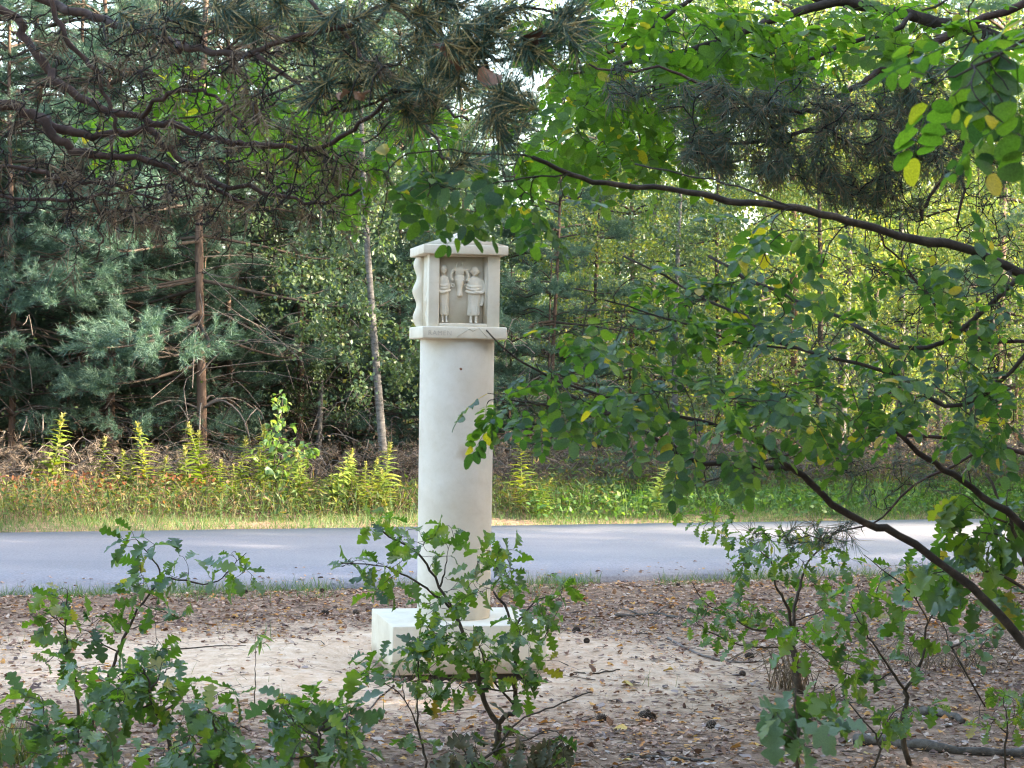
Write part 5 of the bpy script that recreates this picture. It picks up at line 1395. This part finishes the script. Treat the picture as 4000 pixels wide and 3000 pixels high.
def leaf_cloud(name, x, y, z0, z1, size, mat, seed, kind='lance', up=.2):
    rng = np.random.default_rng(seed); n = len(x)
    h = rng.uniform(z0, z1, n)
    p = np.stack([x, y, [gz(a, b) for a, b in zip(x, y)] + h], 1)
    d = norm(rng.normal(0, 1, (n, 3)) * [1, 1, .6] + [0, 0, up]); nn = norm(rng.normal(0, .5, (n, 3)) + [0, 0, 1])
    g = Geo(); W = .13 if kind == 'lance' else .34
    V = np.array([(0, 0, 0), (W, .35, .04), (0, 1, -.06), (-W, .35, .04), (0, .4, -.02)])
    g.scatter(V, [(0, 1, 4), (1, 2, 4), (2, 3, 4), (3, 0, 4)], None, frames(p, d, nn, size * rng.uniform(.6, 1.3, n)))
    return link(name, g.mesh(name, M[mat]), kind='stuff')
x, y = band(12000, -9.5, 1.2, .9, 3.0); leaf_cloud('verge_weeds', x, y, .02, .34, .085, 'weed', 6)
x, y = band(9000, .2, 9.5, .5, 3.4); leaf_cloud('leafy_verge_weeds', x, y, .0, .26, .065, 'lush', 7, 'round')
x, y = band(8000, .2, 9.5, 1.5, 4.2); leaf_cloud('verge_weeds', x, y, .0, .6, .08, 'weed', 17)
x, y = band(5000, .2, 9.5, .8, 3.6); blades('leafy_verge_grass', x, y, rng.uniform(.15, .45, len(x)), 'lush', .014, .4, 8)
x, y = band(650, -6.0, -3.0, 1.6, 2.8); leaf_cloud('rust_brambles', x, y, .05, .42, .06, 'red_leaf', 9, 'round')
# brushwood heaped along the edge of the wood
def brush(name, x0, x1, o0, o1, n, seed, h=.6):
    rng = np.random.default_rng(seed); g = Geo()
    for _ in range(n):
        x = rng.uniform(x0, x1); y = y_far(x) + rng.uniform(o0, o1); z = gz(x, y) + rng.uniform(0, h) ** 1.3
        a = rng.uniform(0, 6.28); l = rng.uniform(.3, 1.0)
        dv = np.array([math.cos(a), math.sin(a) * .5, rng.normal(0, .3)])
        p0 = np.array([x, y, z]); 
        pts = spline([p0, p0 + dv * l * .4 + [0, 0, .12], p0 + dv * l * .8 + rng.normal(0, .08, 3), p0 + dv * l + [0, 0, -.15]], 7)
        pts[:, 2] = np.maximum(pts[:, 2], .0)
        g.tube(pts, np.linspace(rng.uniform(.004, .011), .003, 7), 4, False)
    return link(name, g.mesh(name, M['dead_wood'], True), kind='stuff')
brush('brushwood', -9.5, 1.2, 2.9, 4.6, 420, 10, .62)
brush('brushwood', 1.0, 9.5, 2.8, 4.8, 320, 11, .75)
x, y = band(2300, -9.5, 9.5, 2.7, 4.4)
g = Geo()
zz = np.array([gz(a, b) for a, b in zip(x, y)]) + rng.uniform(.05, .62, len(x))
Ms = frames(np.stack([x, y, zz], 1), norm(rng.normal(0, 1, (len(x), 3)) * [1, 1, .5]), rng.normal(0, 1, (len(x), 3)), rng.uniform(.8, 1.3, len(x)))
for k in range(3): g.scatter(*SHOOT[k], Ms[k::3])
link('dead_pine_needles', g.mesh('dead_pine_needles', M['needle_grey']), kind='stuff')

x, y = band(16000, -11, 11, 3.9, 15); leaf_cloud('undergrowth', x, y, .0, .8, .055, 'needle_brown', 12, 'round')
x, y = band(9000, -11, 11, 4.2, 15); leaf_cloud('undergrowth', x, y, .3, 2.1, .06, 'leaf_far', 13, 'round')
brush('undergrowth_twigs', -11, 11, 4.2, 12, 900, 14, 1.8)
# goldenrods
def goldenrod_parts(seed, H=1.0):
    rd = np.random.default_rng(seed)
    gs, gl, gt = Geo(), Geo(), Geo()
    ts = np.linspace(0, 1, 10)
    bx, by = rd.normal(0, .05, 2)
    ax = np.stack([bx * ts ** 2, by * ts ** 2, ts * H], 1)
    gs.tube(ax, np.linspace(.007, .003, 10), 5)
    V, T, Q = leaf_geo('lance', .25, .35, 0, 0, 0, 1)
    n = 64; Ms = []
    for i in range(n):
        u = .12 + .86 * i / n
        a = i * 2.4 + rd.normal(0, .2)
        p = np.array([bx * u * u, by * u * u, u * H])
        size = .20 * (1 - .62 * max(0, (u - .35) / .65)) * (0.7 if u < .3 else 1) * rd.uniform(.8, 1.15)
        Ms.append(frames(p[None], np.array([[math.cos(a), math.sin(a), rd.uniform(.1, .8)]]), np.array([[0, 0, 1.0]]) + rd.normal(0, .15, (1, 3)), size)[0])
    gl.scatter(V * [1.6, 1, 1], T, Q, np.array(Ms))
    Ms = []
    for i in range(34):
        u = rd.uniform(.90, 1.04); a = rd.uniform(0, 6.28)
        p = np.array([bx * u * u, by * u * u, u * H])
        Ms.append(frames(p[None], np.array([[math.cos(a), math.sin(a), 1.3]]), rd.normal(0, 1, (1, 3)), .045)[0])
    gt.scatter(V * [2.2, 1, 1], T, Q, np.array(Ms))
    return [('stem', gs.mesh('stem', M['stem_green'], True), None), ('leaves', gl.mesh('leaves', M['goldenrod'], True), 'stuff'), ('flower_spike', gt.mesh('flower_spike', M['goldtop'], True), None)]
GR = [goldenrod_parts(s, 1.0) for s in (1, 2, 3)]
GOLD = [(192, 1619, 22.0, 'tallest goldenrod, standing alone at far left against the dark pines'), (388, 1713, 22.2, 'goldenrod second from the left with a short yellow tip'), (564, 1666, 22.1, 'tall goldenrod right of the rust-red brambles'), (741, 1745, 22.0, 'shorter goldenrod at the left of the group below the main pine trunk'), (788, 1690, 22.3, 'middle goldenrod of the group below the main pine trunk'),
        (811, 1650, 22.1, 'tallest goldenrod of the group below the main pine trunk'), (930, 1709, 22.2, 'goldenrod between the main pine trunk and the aspen sapling'), (1046, 1666, 22.4, 'goldenrod close behind the aspen sapling on its left'), (125, 1799, 21.9, 'low goldenrod at the left of the tallest one'), (1352, 1788, 22.3, 'small goldenrod left of the pale birch foot'),
        (1489, 1729, 22.0, 'leafy goldenrod at the foot of the pale birch'), (640, 1790, 21.9, 'short bushy goldenrod between the two clumps'), (470, 1760, 22.0, 'goldenrod standing among the rust-red brambles'), (2040, 1720, 22.2, 'goldenrod just right of the column shaft'), (2110, 1870, 21.8, 'short green goldenrod right of the column'), (1510, 1830, 21.8, 'short goldenrod just left of the column shaft'),
        (860, 1800, 21.8, 'low goldenrod right of the main group'), (2560, 1790, 22.5, 'green goldenrod in the verge below the locust sprays'), (250, 1830, 21.8, 'low goldenrod at the right of the tallest one')]
for k, (px, py, d, lab) in enumerate(GOLD):
    top = P(px, py, d); zb = gz(top[0], d)
    root = empty('goldenrod', (top[0], d, zb), lab, 'goldenrod', 'goldenrods on the far verge')
    s = (top[2] - zb) / 1.03
    root.scale = (1.3 * s ** .6, 1.3 * s ** .6, s); root.rotation_euler = (.11 * math.sin(k * 2.7), .11 * math.cos(k * 1.3), k * 1.9)
    for nm_, me, kd in GR[k % 3]: link(nm_, me, root, kind=kd)
rng = np.random.default_rng(97)
for k in range(16):
    px_ = rng.uniform(90, 1500); d = rng.uniform(21.7, 22.6); b_ = P(px_, 1900, d); sc_ = rng.uniform(.45, .82)
    root = empty('goldenrod', (b_[0], d, gz(b_[0], d)), 'short goldenrod half sunk in the weeds of the far verge', 'goldenrod', 'short goldenrods in the weeds')
    root.scale = (sc_ * 1.25, sc_ * 1.25, sc_); root.rotation_euler = (rng.normal(0, .12), rng.normal(0, .12), k * 2.3)
    for nm_, me, kd in GR[(k + 1) % 3]: link(nm_, me, root, kind=kd)
# aspen sapling on the verge
rngA = np.random.default_rng(95)
ab = P(1085, 2010, 22.3); ab[2] = gz(ab[0], ab[1])
sapling('aspen_sapling', ab, [(np.vstack([ab, poly([(1080, 1900), (1075, 1780), (1095, 1650), (1105, 1555)], 22.3, 14)]), .010, .004), (poly([(1080, 1820), (1180, 1760), (1230, 1745)], 22.2, 8), .006, .003), (poly([(1078, 1860), (1010, 1800), (990, 1770)], 22.3, 8), .006, .003)],
        [(1100, 1580, 30, 50, 12, 22.1, 22.5), (1090, 1680, 60, 70, 26, 22.0, 22.6), (1130, 1790, 90, 70, 30, 22.0, 22.6), (1050, 1790, 70, 80, 24, 22.0, 22.6), (1200, 1760, 60, 30, 12, 22.0, 22.5), (1070, 1880, 70, 60, 18, 22.0, 22.6)],
        'young aspen with rounded pale green leaves standing among the goldenrods', [M['aspen']], .085, 95, 3, .4, None, r_tip=.002, r_max=.005, protos=ROUND)
# bluish young pines by the verge
for k, (px, d, s, lab) in enumerate([(2330, 24.0, .17, 'small blue-green young pine on the verge right of the column'), (2560, 24.3, .15, 'smaller young pine right of the blue-green one on the verge')]):
    far_tree('young_pine', (PINES[1][0], PINES[1][1], PINES[1][3]), ('trunk', 'branches', 'needles'), at_px(px, d) - np.array([0, 0, .28]), s * 1.25, k * 2.0, lab, 'young pines on the verge')

# ------------------------------------------------------------------ forest floor: litter, grass, cones, sticks
rng = np.random.default_rng(101)
LIT = [leaf_geo('round', .05, .06, 0, .10, .08, 1), leaf_geo('leaflet', .08, -.10, .15, .10, .06, 2), leaf_geo('round', .16, .12, -.2, .15, .12, 3), leaf_geo('plain', -.10, .08, .1, .10, -.1, 4)]
def density(x, y):
    """how much litter lies here (0..1)"""
    a = math.hypot((x - SHX + .75) * .25, (y - SHY + .1) * .42)
    sandy = 1 - min(1, max(0, (a - .35) / .5))
    m = mnoise.noise((x * .9, y * .9, 11)) * .5 + .5
    v = (1 - sandy) * (.5 + .6 * m) + sandy * (.07 + .42 * max(0, m - .35))
    dd = y_near(x) - y
    if dd < .45: v *= max(.10, dd / .45) * .85
    if dd < 0: v = .09 * math.exp(dd / .5)
    if math.hypot(x - SHX, y - SHY) < .55: v *= .25
    return min(1, v)
N_ = 80000
x = rng.uniform(-4.6, 4.6, N_); y = rng.uniform(6.2, 17, N_)
keep = (np.abs(x) < .27 * y + .5) & (np.array([rng.random() < density(a, b) for a, b in zip(x, y)])) & (y < np.array([y_near(v) for v in x]) + 1.5)
x, y = x[keep], y[keep]; n = len(x)
dirn = norm(np.stack([rng.normal(0, 1, n), rng.normal(0, 1, n), rng.normal(0, .10, n)], 1)); nrm = norm(np.array([0, 0, 1.0]) + rng.normal(0, .16, (n, 3)))
sz = np.clip(rng.lognormal(-3.55, .32, n), .014, .062)
Ms = frames(np.stack([x, y, [max(gz(a, b), .016 if b > y_near(a) else -1) + .006 + rng.uniform(0, .008) for a, b in zip(x, y)]], 1), dirn, nrm, sz)
pk = rng.integers(0, 4, n)
px = np.array([to_px(m[:3, 3]) for m in Ms]); inside = (px[:, 0] > 0) & (px[:, 0] < 4000) & (px[:, 1] < 2990)
order = np.argsort(-(sz / px[:, 2] * 10 + inside * 100))
LC = [('brown', [(0, (.08,.042,.030)), (1, (.15,.082,.056))]), ('pale tan', [(0, (.38,.29,.23)), (1, (.50,.42,.36))]), ('pinkish grey', [(0, (.27,.19,.16)), (1, (.36,.27,.23))]), ('orange', [(0, (.38,.17,.05)), (1, (.46,.24,.07))]), ('yellow', [(0, (.50,.33,.08)), (1, (.55,.40,.12))])]
lmats = [leaf_mat('fallen leaf ' + c, st, .15, (1.1, 1, .8), .6, .35, 40) for c, st in LC]
lmesh = [[mesh_from('fallen_leaf', V, [T, Q], [m_], smooth=True) for V, T, Q in LIT] for m_ in lmats]
for i_ in order[:290]:
    ci = int(rng.choice(5, p=[.3, .26, .3, .09, .05]))
    o = bpy.data.objects.new('fallen_leaf', lmesh[ci][pk[i_]]); COL.objects.link(o)
    o.matrix_basis = Matrix(Ms[i_].tolist())
    tag(o, 'dry ' + LC[ci][0] + ' fallen leaf lying in the litter near the front of the clearing', 'leaf', LC[ci][0] + ' fallen leaves nearest the camera')
g = Geo(); rest_ = order[290:]
for k in range(4): g.scatter(*LIT[k], Ms[rest_[pk[rest_] == k]])
link('leaf_litter', g.mesh('leaf_litter', M['litter'], True), kind='stuff')
# straw of fallen needles and bits of twig
N_ = 30000
x = rng.uniform(-4.6, 4.6, N_); y = rng.uniform(6.2, 16.2, N_)
keep = (np.abs(x) < .27 * y + .5) & (np.array([rng.random() < density(a, b) * .9 + .05 for a, b in zip(x, y)])) & (y < np.array([y_near(v) for v in x]) - .1)
x, y = x[keep], y[keep]; n = len(x)
V = np.array([(-.010, 0, 0), (.010, 0, 0), (0, 0, .02), (0, 1, .02)])
g = Geo(); g.scatter(V, [(0, 1, 3), (1, 2, 3), (2, 0, 3)], None, frames(np.stack([x, y, [gz(a, b) + .006 for a, b in zip(x, y)]], 1), norm(np.stack([rng.normal(0, 1, n), rng.normal(0, 1, n), rng.normal(.05, .12, n)], 1)), np.tile([0, 0, 1.0], (n, 1)), rng.uniform(.04, .13, n)))
link('pine_straw', g.mesh('pine_straw', M['stubble']), kind='stuff')
g = Geo()
for _ in range(520):
    x_ = rng.uniform(-4, 4); y_ = rng.uniform(6.8, 15)
    if y_ > y_near(x_) - .1 or rng.random() > density(x_, y_) + .12: continue
    a = rng.uniform(0, 6.28); l = rng.uniform(.06, .30); d_ = np.array([math.cos(a), math.sin(a), 0]); p_ = np.array([x_, y_, gz(x_, y_) + .008])
    g.tube([p_, p_ + d_ * l * .5 + [rng.normal(0, .01), rng.normal(0, .01), .01], p_ + d_ * l], [rng.uniform(.002, .004), .002, .0012], 4, False)
link('twig_litter', g.mesh('twig_litter', M['twig_under'], True), kind='stuff')
# grass on the near side of the road
x, y = band(17000, -6, 6, -1.2, .10, y_near, .5)
y = 2 * np.array([y_near(v) for v in x]) - y if False else y
dn = np.array([mnoise.noise((a * 1.6, b * 1.6, 21)) for a, b in zip(x, y)])
dist = np.array([y_near(a) for a in x]) - y
keep = dn > -.22 + np.abs(dist) * .5
x, y = x[keep], y[keep]
blades('near_verge_grass', x, y, rng.uniform(.04, .13, len(x)), 'grass', .022, .6, 22)
x, y = rng.uniform(-4, 4, 1500), rng.uniform(6.5, 14, 1500)
dn = np.array([mnoise.noise((a * 1.1, b * 1.1, 31)) for a, b in zip(x, y)])
blades('sparse_grass', x[dn > .28], y[dn > .28], rng.uniform(.04, .13, (dn > .28).sum()), 'weed', .02, .5, 23)
# dark grass tuft at the bottom left corner
p = G(60, 2985); q = rng.normal(0, .07, (260, 2))
blades('dark_grass_tuft', p[0] + q[:, 0], p[1] + q[:, 1], rng.uniform(.10, .24, 260), 'weed', .014, .35, 24)

# pine cones
def cone_mesh():
    g = Geo()
    ball(g, (0, 0, .02), (.015, .026, .014), 10)
    for k in range(60):
        u = k / 60; a = k * 2.4
        y_ = -.024 + .048 * u; r = .0155 * math.sqrt(max(.05, 1 - (y_ / .028) ** 2))
        c = np.array([r * math.cos(a), y_, .02 + r * math.sin(a) * .95]); dn_ = np.array([math.cos(a), .5, math.sin(a)]); dn_ /= np.linalg.norm(dn_)
        s = np.array([-math.sin(a), 0, math.cos(a)])
        g.add([c - s * .006, c + s * .006, c + dn_ * .012 + s * .0045, c + dn_ * .012 - s * .0045, c + dn_ * .008 + np.array([0, -.004, 0])], [(0, 1, 4), (1, 2, 4), (2, 3, 4), (3, 0, 4)], [(0, 3, 2, 1)])
    return g.mesh('pine_cone', M['cone'])
cm = cone_mesh()
CONES = [(1388, 2400, 'dark open pine cone on the litter left of the plinth'), (1270, 2100 + 302, 'pine cone nearer the road, left of the plinth cone'), (2290, 2550, 'pine cone on the sand right of the plinth'), (2350, 2810, 'pine cone in the litter right of the withered shoot'), (2520, 2800, 'pine cone at the edge of the sand, right centre'), (2530, 2770 + 15, 'pine cone beside the one at the right sand edge'),
         (2540, 2808, 'small pine cone touching the right-centre pair'), (2775, 2840, 'lone round pine cone in the litter left of the blurred plant'), (2650, 2290, 'pine cone by the near road edge right of the column'), (2250, 2490, 'grey pine cone on the sand behind the plinth right corner'), (2080, 2690, 'pine cone in shade under the plinth right corner'), (2900, 2650, 'pine cone left of the small oak trunk'), (2930, 2590, 'pine cone under the small oak lower branch'), (1260, 2308, 'dark cone at the near road edge, left of the column'), (960, 2320, 'cone on the asphalt edge below the leaning oak tip')]
for k, (px_, py_, lab) in enumerate(CONES):
    p = G(px_, py_); o = link('pine_cone', cm); o.location = (p[0], p[1], gz(p[0], p[1]) - .003)
    o.rotation_euler = (.15 * math.sin(k), .2 * math.cos(k), k * 1.7); o.scale = [.82 + .16 * math.sin(k * 2.2)] * 3
    tag(o, lab, 'pine cone', 'pine cones on the ground')
# fallen log and sticks
def stick(name, pts, r0, r1, mat, label, cat, forks=()):
    pts3 = []
    for px_, py_ in pts:
        p = G(px_, py_); p[2] = gz(p[0], p[1]) + r0 * .8; pts3.append(p)
    rg_ = np.random.default_rng(len(label))
    sp_ = rough(spline(pts3, 16), rg_, r0 * .25)
    base_ = sp_[0].copy()
    g = Geo(); g.tube(sp_ - base_, np.linspace(r0, r1, 16) * (1 + .10 * rg_.normal(0, 1, 16)), 9)
    for i_, dx, dy, dz in forks:
        a = sp_[i_] - base_
        g.tube(spline([a, a + np.array([dx, dy, dz]) * .5 + [0, 0, .01], a + np.array([dx, dy, dz])], 6), np.linspace(r1 * .9, r1 * .3, 6), 5)
    o = link(name, g.mesh(name, M[mat], True)); o.location = base_
    return tag(o, label, cat)
stick('fallen_log', [(3340, 2912), (3520, 2930), (3700, 2955), (4080, 2962)], .024, .021, 'log', 'mossy fallen log lying across the bottom right corner', 'log')
stick('fallen_branch', [(2400, 2412), (2480, 2408), (2560, 2400), (2650, 2416)], .014, .008, 'log', 'short dead branch lying on the litter right of the plinth', 'branch', [(6, -.12, .1, .03), (10, .1, .15, .04)])
stick('fallen_branch', [(2610, 2510), (2740, 2580), (2830, 2600), (2890, 2605), (3040, 2600)], .008, .004, 'dead_wood', 'thin pale dead branch below the small oak crown', 'branch', [(9, .1, -.1, .08)])
stick('fallen_branch', [(3600, 2790), (3680, 2800), (3760, 2830)], .022, .014, 'log', 'stubby rotten branch piece above the log at lower right', 'branch')
stick('fallen_stick', [(2240, 2655), (2330, 2662), (2420, 2650)], .005, .003, 'twig_oak', 'thin dark stick on the sand right of the forked oak', 'stick')
stick('fallen_stick', [(2450, 2960), (2600, 2975), (2790, 2985)], .010, .005, 'log', 'dark stick in the litter at the bottom centre right', 'stick')
stick('fallen_stick', [(700, 2535), (850, 2525), (960, 2530)], .004, .002, 'twig_oak', 'thin twig lying on the sand below the leaning oak', 'stick')
stick('fallen_stick', [(1540, 2700), (1480, 2730), (1430, 2790)], .005, .003, 'twig_oak', 'twig on the sand mound before the plinth left corner', 'stick')
# stump-like dead foot under the small oak
p = G(3110, 2690)
g = Geo(); rg_ = np.random.default_rng(5)
for _ in range(70):
    a = rg_.uniform(0, 6.28); l = rg_.uniform(.08, .28)
    p0 = np.array([rg_.normal(0, .05), rg_.normal(0, .05), .0]); g.tube(spline([p0, p0 + [math.cos(a) * l * .3, math.sin(a) * l * .3, l * .8], p0 + [math.cos(a) * l, math.sin(a) * l, l * .5]], 6), np.linspace(.003, .0015, 6), 4, False)
o = link('dry_fern', g.mesh('dry_fern', M['needle_brown'], True)); o.location = (p[0] - .03, p[1] - .05, gz(p[0], p[1]))
tag(o, 'clump of dry brown stalks round the foot of the small oak', 'plant')
p = G(3700, 2640)
g = Geo()
for _ in range(90):
    a = rg_.uniform(0, 6.28); l = rg_.uniform(.08, .34)
    p0 = np.array([rg_.normal(0, .18), rg_.normal(0, .12), .0]); g.tube(spline([p0, p0 + [math.cos(a) * l * .5, math.sin(a) * l * .5, l * .6], p0 + [math.cos(a) * l * 1.3, math.sin(a) * l * 1.3, l * .3]], 6), np.linspace(.003, .001, 6), 3, False)
o = link('dry_fern', g.mesh('dry_fern', M['needle_brown'], True)); o.location = (p[0], p[1] + .3, gz(p[0], p[1] + .3))
tag(o, 'larger clump of rusty dry stalks behind the curved oak sapling at right', 'plant')
